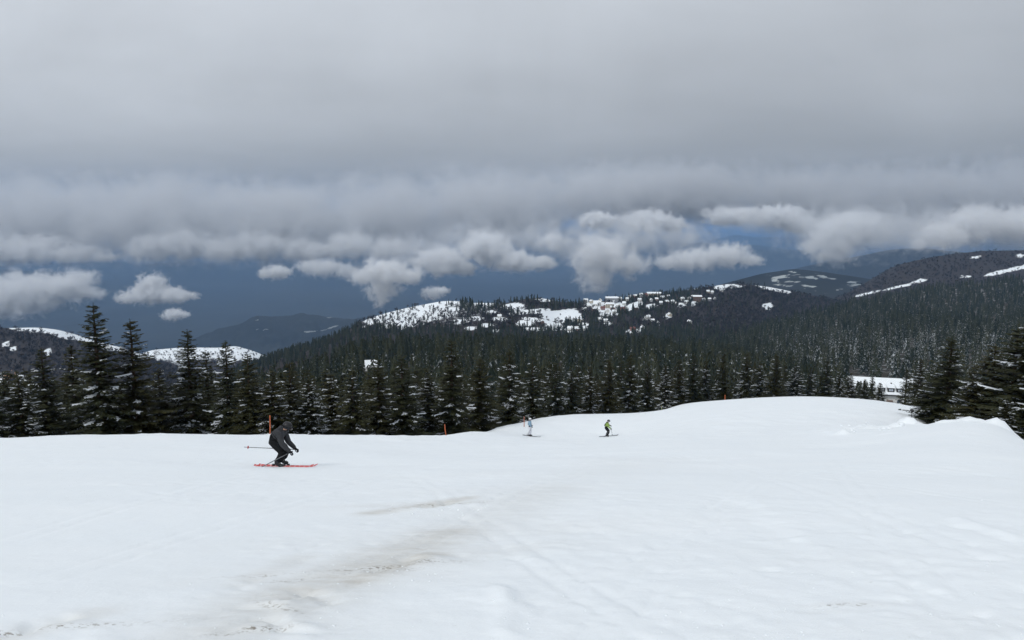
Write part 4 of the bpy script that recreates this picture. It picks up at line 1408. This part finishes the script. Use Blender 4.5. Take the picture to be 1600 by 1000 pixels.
def skier(P, origin, rz, mats, label, near_first=True):
    """P: joints in metres, x ahead, y to the skier's left, z up from the snow"""
    e = empty("person", origin, rz)
    J = {k: Vector(v) for k, v in P.items()}

    def lerp(a, b_, f):
        return J[a].lerp(J[b_], f)
    # the body, one continuous figure
    V_ = [J['pel'], lerp('pel', 'chest', .5), J['chest'], J['neck'], lerp('neck', 'head', .6), J['head'], J['head'] + Vector((.02, 0, .08)), J['head'] + Vector((.095, 0, -.005))]
    E_ = [(0, 1), (1, 2), (2, 3), (3, 4), (4, 5), (5, 6), (5, 7)]
    R_ = [(.125, .14), (.115, .13), (.13, .15), .055, .065, (.085, .095), .07, .018]
    for s_ in ('l', 'r'):
        i = len(V_)
        V_ += [J['sh' + s_], J['el' + s_], J['ha' + s_]]
        E_ += [(2, i), (i, i + 1), (i + 1, i + 2)]
        R_ += [.06, .042, .03]
        i = len(V_)
        V_ += [J['hip' + s_], J['kn' + s_], lerp('kn' + s_, 'an' + s_, .4), J['an' + s_], J['an' + s_] + Vector((.14, 0, -.05))]
        E_ += [(0, i), (i, i + 1), (i + 1, i + 2), (i + 2, i + 3), (i + 3, i + 4)]
        R_ += [.085, .058, .055, .04, .035]
    bme = skin_mesh("body", V_, E_, R_, m_black)
    bme.materials.append(m_skin)
    for p_ in bme.polygons:                         # bare skin only on the face
        if (p_.center - J['head']).length < .15 and p_.center.z > J['head'].z - .11:
            p_.material_index = 1
    link("body", bme, e)
    # trousers
    V_ = [J['pel'], lerp('pel', 'chest', .25)]
    E_ = [(0, 1)]
    R_ = [(.165, .185), (.16, .18)]
    for s_ in ('l', 'r'):
        i = len(V_)
        V_ += [J['hip' + s_], lerp('hip' + s_, 'kn' + s_, .5), J['kn' + s_], lerp('kn' + s_, 'an' + s_, .5), J['an' + s_] + Vector((0, 0, .06))]
        E_ += [(0, i), (i, i + 1), (i + 1, i + 2), (i + 2, i + 3), (i + 3, i + 4)]
        R_ += [.142, .135, .125, .118, .108]
    link("trousers", skin_mesh("trousers", V_, E_, R_, mats['trousers']), e)
    # jacket with collar / hood
    V_ = [lerp('pel', 'chest', .30), lerp('pel', 'chest', .60), J['chest'], lerp('chest', 'neck', .75), J['neck'] + Vector((-.03, 0, .02))]
    E_ = [(0, 1), (1, 2), (2, 3), (3, 4)]
    R_ = [(.195, .215), (.19, .21), (.195, .215), (.13, .135), (.095, .10)]
    for s_ in ('l', 'r'):
        i = len(V_)
        V_ += [J['sh' + s_], lerp('sh' + s_, 'el' + s_, .5), J['el' + s_], lerp('el' + s_, 'ha' + s_, .5), lerp('el' + s_, 'ha' + s_, .93)]
        E_ += [(2, i), (i, i + 1), (i + 1, i + 2), (i + 2, i + 3), (i + 3, i + 4)]
        R_ += [.108, .094, .082, .07, .056]
    jk = link("jacket", skin_mesh("jacket", V_, E_, R_, mats['jacket']), e)
    if mats.get('panel'):
        c_ = J['chest']
        link("backpack", skin_mesh("backpack", [lerp('pel', 'chest', .35) + Vector((-.14, 0, .0)), lerp('pel', 'chest', .8) + Vector((-.16, 0, .03)), c_ + Vector((-.12, 0, .06))], [(0, 1), (1, 2)], [(.11, .08), (.125, .09), (.09, .07)], mats['panel']), e)
        for s_ in ('l', 'r'):
            sg = 1 if s_ == 'l' else -1
            link("strap", tube("strap", [c_ + Vector((-.12, sg * .12, .14)), J['sh' + s_] * .6 + c_ * .4 + Vector((.03, 0, .12)), c_ + Vector((.17, sg * .11, -.02)), lerp('pel', 'chest', .5) + Vector((.10, sg * .19, 0)), lerp('pel', 'chest', .4) + Vector((-.08, sg * .18, 0))],
                               [.025] * 5, mats['panel']), e)
    if mats.get('hood'):
        hd_ = [J['neck'] + Vector((-.09, 0, -.04)), J['neck'] + Vector((-.05, 0, .02)), J['neck'] + Vector((.02, 0, .03))]
        link("hood", skin_mesh("hood", hd_, [(0, 1), (1, 2)], [(.10, .13), (.11, .12), (.10, .11)], mats['jacket']), e)
    # helmet, goggles
    prof = [(.118, -.055), (.124, 0), (.118, .045), (.10, .085), (.07, .112), (.035, .125), (.001, .128)]
    hm = link("helmet", lathe_mesh("helmet", prof, mats['helmet'], (1.12, .95, 1.0)), e, J['head'] + Vector((-.005, 0, .012)), (0, mats.get('tilt', .15), 0))
    link("brim", lathe_mesh("brim", [(.112, -.02), (.126, -.045), (.122, -.058), (.108, -.05)], mats.get('helmet2', mats['helmet']), (1.12, .95, 1)), hm)
    link("goggles", skin_mesh("goggles", [(.098, -.075, -.03), (.128, -.04, -.03), (.136, 0, -.03), (.128, .04, -.03), (.098, .075, -.03)], [(0, 1), (1, 2), (2, 3), (3, 4)], [.022, .03, .032, .03, .022], m_goggle, 1, 2), hm)
    link("goggle_strap", lathe_mesh("goggle_strap", [(.128, -.018), (.129, .012)], mats.get('strap', m_black), (1.12, .95, 1)), hm)
    # gloves and boots
    for s_ in ('l', 'r'):
        dv = (J['ha' + s_] - J['el' + s_]).normalized()
        glove("glove", mats.get('gloves', m_black), e, J['ha' + s_] - dv * .02, dv)
        a = J['an' + s_]
        bt = link("boot", skin_mesh("boot", [a + Vector((-.01, 0, .20)), a + Vector((-.03, 0, .05)), a + Vector((-.06, 0, -.045)), a + Vector((.06, 0, -.05)), a + Vector((.17, 0, -.062))], [(0, 1), (1, 2), (1, 3), (3, 4)], [(.085, .08), (.078, .07), (.055, .055), (.06, .055), (.045, .05)], mats.get('boots', m_boot), 2, 1), e)
        for zz, xx in ((.12, .05), (.04, .05), (-.02, .09)):
            link("buckle", tube("buckle", [a + Vector((xx, -.075, zz)), a + Vector((xx + .035, 0, zz + .015)), a + Vector((xx, .075, zz))], [.010] * 3, m_boot_r), bt)
    tag(e, label, "person", "skiers on the slope")
    return e


def ski_mesh(L, mat):
    n = 24
    v, f = [], []
    for i in range(n + 1):
        s_ = i / n
        x = (s_ - .40) * L
        w_ = .034 + .020 * (2 * abs(s_ - .5)) ** 2
        if s_ > .94:
            w_ *= math.sqrt(max(0.02, 1 - ((s_ - .94) / .06) ** 2))
        up = .075 * max(0, (s_ - .86) / .14) ** 2 + .018 * max(0, (.05 - s_) / .05) ** 2
        for yy, zz in ((-w_, 0), (w_, 0), (w_, .014), (-w_, .014)):
            v.append((x, yy, zz + up))
    for i in range(n):
        a = i * 4
        for k in range(4):
            f.append((a + k, a + (k + 1) % 4, a + 4 + (k + 1) % 4, a + 4 + k))
    f.append((3, 2, 1, 0)); f.append((n * 4, n * 4 + 1, n * 4 + 2, n * 4 + 3))
    return mesh_np("ski", np.array(v), np.array(f), mat, False)


def gear(e, P, mats, L, lab, sk, poles, pol_lab):
    M = Matrix.Translation(e.location) @ Matrix.Rotation(e.rotation_euler.z, 4, 'Z')
    for s_, side in (('l', "farther"), ('r', "nearer")):
        c_ = M @ Vector((P['an' + s_][0], P['an' + s_][1], 0))
        fx = M.to_3x3() @ Vector((1, 0, 0))
        z0 = [float(slope_z(c_.x + fx.x * k * L * .35, c_.y + fx.y * k * L * .35, False)) for k in (-1, 0, 1)]
        pit = math.atan2(z0[2] - z0[0], L * .7)
        o = link("ski", ski_mesh(L, sk), None, (c_.x, c_.y, max(z0[1], (z0[0] + z0[2]) / 2) + .012), (0, -pit, e.rotation_euler.z))
        link("binding", box_mesh("binding", -.16, -.09, -.032, .032, .0145, .060, m_boot), o)
        link("binding", box_mesh("binding", .14, .20, -.032, .032, .0145, .055, m_boot), o)
        tag(o, f"{side} {lab}", "ski", "skis of the skiers")
    for (a, b_), nm in zip(poles, pol_lab):
        a = M @ Vector(a); b_ = M @ Vector(b_)
        d_ = (b_ - a)
        o = link("ski_pole", tube("ski_pole", [(0, 0, 0), tuple(d_ * .5), tuple(d_)], [.013, .013, .009], mats.get('pole', m_alu)), None, a)
        u = d_.normalized()
        link("grip", tube("grip", [tuple(-u * .05), tuple(u * .10)], [.019, .016], m_black), o)
        rot = u.to_track_quat('Z', 'Y').to_euler()
        link("basket", lathe_mesh("basket", [(.012, -.02), (.045, .0), (.045, .008), (.012, .012)], mats.get('basket', m_black), ns=14), o, tuple(d_ * .92), rot)
        tag(o, nm, "ski pole", "poles of the skiers")


def stand(px, py, d):
    p = at(px, py, d)
    return Vector((p[0], p[1], float(slope_z(p[0], p[1], False))))


# the skier in the tuck, close by
P1 = dict(pel=(-.17, 0, .77), chest=(.03, 0, .98), neck=(.13, 0, 1.07), head=(.245, 0, 1.15),
          shl=(.07, .19, 1.00), shr=(.06, -.19, .99), ell=(.18, .27, .62), elr=(.16, -.27, .70), hal=(.40, .24, .43), har=(.38, -.24, .49),
          hipl=(-.16, .10, .73), hipr=(-.16, -.10, .73), knl=(.15, .13, .47), knr=(.13, -.13, .46), anl=(.02, .14, .115), anr=(-.02, -.14, .115))
o1 = stand(438, 727, 21.6)
mats1 = dict(trousers=m_black, jacket=m_charcoal, helmet=m_helm_k, hood=True, tilt=.35, pole=m_alu, basket=m_redp)
s1 = skier(P1, o1, 0.0, mats1, "skier in a charcoal jacket crouching over red skis, seen from the side")
gear(s1, P1, mats1, 1.66, "red ski of the crouching skier", m_skir,
     [((.41, .24, .42), (-1.10, .30, .47)), ((.38, -.24, .49), (-.66, -.34, -.03))], ["thin ski pole trailing level behind the crouching skier", "ski pole of the crouching skier slanting down to the snow"])
# upright skier in pale clothes
P2 = dict(pel=(0, 0, .90), chest=(.0, 0, 1.26), neck=(.01, 0, 1.42), head=(.04, 0, 1.54),
          shl=(0, .18, 1.34), shr=(0, -.18, 1.34), ell=(-.02, .25, 1.07), elr=(.0, -.25, 1.07), hal=(.20, .22, .95), har=(.19, -.22, .94),
          hipl=(0, .10, .86), hipr=(0, -.10, .86), knl=(.08, .12, .50), knr=(.03, -.12, .50), anl=(.05, .12, .115), anr=(-.02, -.12, .115))
o2 = stand(827.5, 684, 69)
mats2 = dict(trousers=m_white, jacket=m_blue, helmet=m_helm_w, helmet2=m_helm_k, tilt=.0, gloves=m_black, pole=m_alu)
s2 = skier(P2, o2, 0.0, mats2, "upright skier in a light blue jacket and white trousers")
gear(s2, P2, mats2, 1.6, "dark ski of the skier in white trousers", m_skid, [((.21, .22, .94), (-.25, .34, .0)), ((.20, -.22, .93), (-.28, -.34, .0))],
     ["farther ski pole of the skier in white trousers", "nearer ski pole of the skier in white trousers"])
# skier in green
P3 = dict(pel=(-.10, 0, .80), chest=(.0, 0, 1.13), neck=(.05, 0, 1.28), head=(.12, 0, 1.40),
          shl=(.01, .18, 1.21), shr=(.01, -.18, 1.21), ell=(.10, .27, .97), elr=(.08, -.27, .95), hal=(.33, .25, .93), har=(.31, -.25, .78),
          hipl=(-.09, .10, .76), hipr=(-.09, -.10, .76), knl=(.16, .13, .50), knr=(.13, -.13, .49), anl=(.0, .13, .115), anr=(-.03, -.13, .115))
o3 = stand(948.5, 684, 69)
mats3 = dict(trousers=m_black, jacket=m_lime, helmet=m_helm_k, helmet2=m_helm_k, strap=m_helm_w, panel=m_olive, gloves=m_olive, tilt=.12, pole=m_alu)
s3 = skier(P3, o3, 0.0, mats3, "skier in a lime green jacket with a dark backpack, knees bent")
gear(s3, P3, mats3, 1.72, "grey ski of the skier in green", m_skid, [((.34, .25, .92), (.52, .36, .0)), ((.32, -.25, .77), (-.36, -.36, .0))],
     ["ski pole held ahead of the skier in green", "ski pole slanting back from the skier in green"])

# ------------------------------------------------------------------ clouds hanging over the valley, below and level with the eye
def cloud_mat(name, lum, dens, nscale, rag, edge, alb):
    """vapour that thins out to ragged wisps round a set of ellipsoids given in object space"""
    m = bpy.data.materials.new(name)
    m.use_nodes = True
    t = m.node_tree
    t.nodes.clear()
    out = N(t, "ShaderNodeOutputMaterial")
    pv = N(t, "ShaderNodeVolumePrincipled")
    pv.inputs["Color"].default_value = (alb * .985, alb * .992, alb, 1)
    pv.inputs["Anisotropy"].default_value = 0.1
    tc = N(t, "ShaderNodeTexCoord")
    obj_co = tc.outputs["Object"]
    best = None
    for c, r_ in lum:
        sb = N(t, "ShaderNodeVectorMath", operation='SUBTRACT')
        t.links.new(obj_co, sb.inputs[0]); sb.inputs[1].default_value = tuple(c)
        dv = N(t, "ShaderNodeVectorMath", operation='DIVIDE')
        t.links.new(sb.outputs[0], dv.inputs[0]); dv.inputs[1].default_value = tuple(r_)
        ln = N(t, "ShaderNodeVectorMath", operation='LENGTH')
        t.links.new(dv.outputs[0], ln.inputs[0])
        f = M_(t, 'SUBTRACT', 1.0, ln.outputs["Value"])
        best = f if best is None else M_(t, 'SMOOTH_MAX', best, f, 0.12)
    n = noise_n(t, nscale, 7.0, 0.66, obj_co, 0.5)
    e = M_(t, 'ADD', best, M_(t, 'MULTIPLY_ADD', n, rag * 4, -rag * 2.0))
    sm = N(t, "ShaderNodeMapRange", interpolation_type='SMOOTHSTEP')
    t.links.new(e, sm.inputs[0])
    sm.inputs[1].default_value = 0.0; sm.inputs[2].default_value = edge
    sm.inputs[3].default_value = 0.0; sm.inputs[4].default_value = dens
    t.links.new(sm.outputs[0], pv.inputs["Density"])
    t.links.new(pv.outputs[0], out.inputs["Volume"])
    m.cycles.volume_step_rate = 0.5
    return m


def cloud(lumps, d, label, tau=6.0, rag=.55, kind=None, seed=0, depth=1.0, edge=.8, ns=1.0, alb=.999):
    """lumps: (px, py, rx, ry) ellipses at distance d; the mesh only bounds the vapour"""
    d = d * .68
    x0 = min(l[0] - l[2] for l in lumps); x1 = max(l[0] + l[2] for l in lumps)
    cx = (x0 + x1) / 2; cyy = float(np.mean([l[1] for l in lumps]))
    C0 = at(cx, cyy, d)
    W = (x1 - x0) / 2 / FPX * d
    k = d / FPX / W
    rr = random.Random(seed)
    lum = []
    bm = bmesh.new()
    g = 1.0 + rag * .8
    for (px, py, rx, ry) in lumps:
        c = (at(px, py, d) - C0) / W + np.array((0, rr.uniform(-.3, .3) * ry * k, 0))
        r_ = np.array((rx * k, min(rx, ry * 2.4) * k * depth, ry * k)) * 1.12
        lum.append((c, r_))
        bmesh.ops.create_icosphere(bm, subdivisions=3, radius=1.0, matrix=Matrix.Translation(Vector(c)) @ Matrix.Diagonal((*(r_ * g), 1)))
    me = bpy.data.meshes.new("cloud_tmp")
    bm.to_mesh(me); bm.free()
    o = bpy.data.objects.new("cloud_tmp", me)
    COL.objects.link(o)
    rm = o.modifiers.new("r", 'REMESH')
    rm.mode = 'VOXEL'
    rm.voxel_size = max(.02, min(l[3] for l in lumps) * k / 4)
    m2 = bpy.data.meshes.new_from_object(o.evaluated_get(bpy.context.evaluated_depsgraph_get()))
    bpy.data.objects.remove(o)
    m2.name = "cloud"
    m2.materials.clear()
    sc = float(np.mean([l[3] for l in lumps])) * k
    m2.materials.append(cloud_mat("cloud_vapour", lum, (tau if kind else tau * .78) / (2 * sc * W), 1.15 * ns / sc, rag, edge, alb))
    o = link("cloud" if kind is None else "cloud_bank", m2, None, C0, None, W)
    if kind:
        tag(o, label, None, None, kind)
    else:
        tag(o, label, "cloud", "clouds over the valley")
    return o


cloud([(40, 458, 62, 32), (105, 446, 46, 24), (-20, 470, 50, 28), (140, 455, 22, 12)], 6500, "large grey-white cloud at the left edge above the dark hill", 6.9, .75, seed=1)
cloud([(238, 460, 42, 14), (238, 446, 24, 18), (206, 465, 26, 8), (275, 461, 28, 11)], 6500, "peaked white cloud floating over the valley left of the tallest spruces", 7.9, .75, seed=2)
cloud([(272, 491, 17, 9), (288, 492, 9, 5)], 6200, "tiny white cloud puff just below the peaked cloud", 5.0, .75, seed=3)
cloud([(433, 425, 22, 11), (415, 428, 12, 8)], 6500, "small round cloud alone against the blue valley left of the centre", 6.0, .75, seed=4)
cloud([(505, 418, 34, 14), (540, 424, 24, 12), (480, 415, 20, 9)], 6500, "wispy pale cloud left of the plume rising from the ridge", 2.6, .75, seed=5)
cloud([(602, 426, 44, 22), (598, 450, 28, 18), (594, 468, 15, 13), (566, 432, 20, 14), (640, 430, 24, 14)], 4200, "white plume-shaped cloud tapering down to the snowy ridge", 5.0, .75, seed=6)
cloud([(676, 458, 18, 10), (690, 454, 12, 7)], 4300, "small cloud puff above the snowy ridge right of the plume", 4.0, .75, seed=7)
cloud([(690, 408, 42, 22), (760, 388, 44, 26), (800, 408, 42, 16), (845, 411, 22, 13), (864, 377, 22, 16), (725, 418, 24, 12)], 6000, "heaped bright cloud mass in the middle above the ridge", 6.9, .75, seed=8)
cloud([(940, 398, 50, 34), (930, 430, 30, 24), (928, 450, 13, 11), (985, 412, 28, 22)], 4600, "tall cloud with a tapering foot above the village", 5.0, .75, seed=9)
cloud([(1090, 405, 44, 17), (1135, 398, 38, 19), (1170, 404, 22, 11), (1045, 410, 24, 12)], 6000, "ragged grey cloud right of the tall cloud above the village", 4.0, .75, seed=10)
cloud([(1310, 372, 44, 38), (1300, 398, 34, 13), (1345, 352, 50, 26), (1270, 385, 22, 14)], 5600, "big grey cloud hiding the far ridge right of centre", 4.5, .75, seed=11)
cloud([(1475, 368, 46, 22), (1530, 350, 55, 30), (1590, 350, 60, 28), (1440, 382, 24, 11)], 4600, "broad grey cloud low over the brown hill at the right edge", 4.0, .75, seed=12)
cloud([(935, 344, 28, 13), (915, 347, 12, 8)], 6800, "bright sunlit cloud head near the horizon right of the middle", 7.9, .75, seed=13)
cloud([(1010, 345, 40, 17), (1050, 352, 26, 12)], 6800, "pale cloud beside the bright cloud head on the horizon", 6.0, .75, seed=14)
cloud([(1150, 337, 48, 14), (1215, 337, 44, 16), (1250, 350, 28, 14), (1125, 343, 20, 10)], 6800, "long bright cloud along the horizon right of the middle", 6.9, .75, seed=15)
# the underside of the overcast where it comes down to the valley
cloud([(-180, 335, 240, 74), (60, 345, 180, 68), (260, 340, 170, 70), (440, 345, 160, 66), (610, 336, 150, 64), (770, 326, 160, 62), (960, 308, 180, 54)], 7600, "layered cloud deck along the left and middle horizon", 9, .5, "stuff", seed=18, ns=1.4, edge=1.5, alb=.88)  # albedo lowered to stand in for shade from the overcast above
cloud([(1090, 304, 160, 50), (1270, 312, 160, 56), (1430, 318, 160, 64), (1640, 322, 220, 76)], 7500, "layered cloud deck along the right horizon", 9, .5, "stuff", seed=20, ns=1.4, edge=1.5, alb=.82)  # shade of the ceiling put into this deck's lower albedo too
cloud([(-60, 392, 110, 22), (40, 388, 70, 22), (110, 396, 60, 14), (160, 402, 36, 8)], 7000, "cloud bank lying low at the left horizon", 3.4, .8, "stuff", seed=16)
cloud([(232, 388, 36, 22), (285, 382, 46, 24), (350, 390, 50, 18), (410, 384, 46, 22), (480, 390, 56, 17), (545, 382, 44, 20), (605, 388, 36, 15)], 6900, "cloud bank lying low left of the middle", 3.4, .8, "stuff", seed=17)
# thin veils of mist that tie the clouds together
cloud([(640, 392, 90, 30), (740, 376, 90, 30), (850, 372, 80, 28), (900, 378, 60, 36)], 6800, "thin mist between the clouds in the middle", 1.6, 1.0, "stuff", seed=31, ns=1.2, edge=1.2)
cloud([(990, 372, 70, 36), (1060, 372, 60, 26), (1280, 360, 70, 36), (1380, 362, 80, 34), (1450, 352, 70, 30), (1200, 345, 80, 18)], 6600, "thin mist between the clouds on the right", 1.8, 1.0, "stuff", seed=32, ns=1.2, edge=1.2)

# ------------------------------------------------------------------ blue air between here and the far valley
me = mesh_np("haze", np.array([(x, y, z) for x in (-110000, 110000) for y in (-9000, 90000) for z in (ZP - 60, 330)]),
             np.array(((0, 1, 3, 2), (4, 6, 7, 5), (0, 4, 5, 1), (2, 3, 7, 6), (0, 2, 6, 4), (1, 5, 7, 3))))
m_haze = bpy.data.materials.new("haze_air")
m_haze.use_nodes = True
t = m_haze.node_tree
t.nodes.clear()
out = N(t, "ShaderNodeOutputMaterial")
pv = N(t, "ShaderNodeVolumePrincipled")
pv.inputs["Color"].default_value = (0.35, 0.585, 0.95, 1)
pv.inputs["Density"].default_value = 4.5e-5
t.links.new(pv.outputs[0], out.inputs["Volume"])
me.materials.append(m_haze)
o = link("haze", me)
tag(o, "blue air between the slope and the far valley", None, None, "stuff")
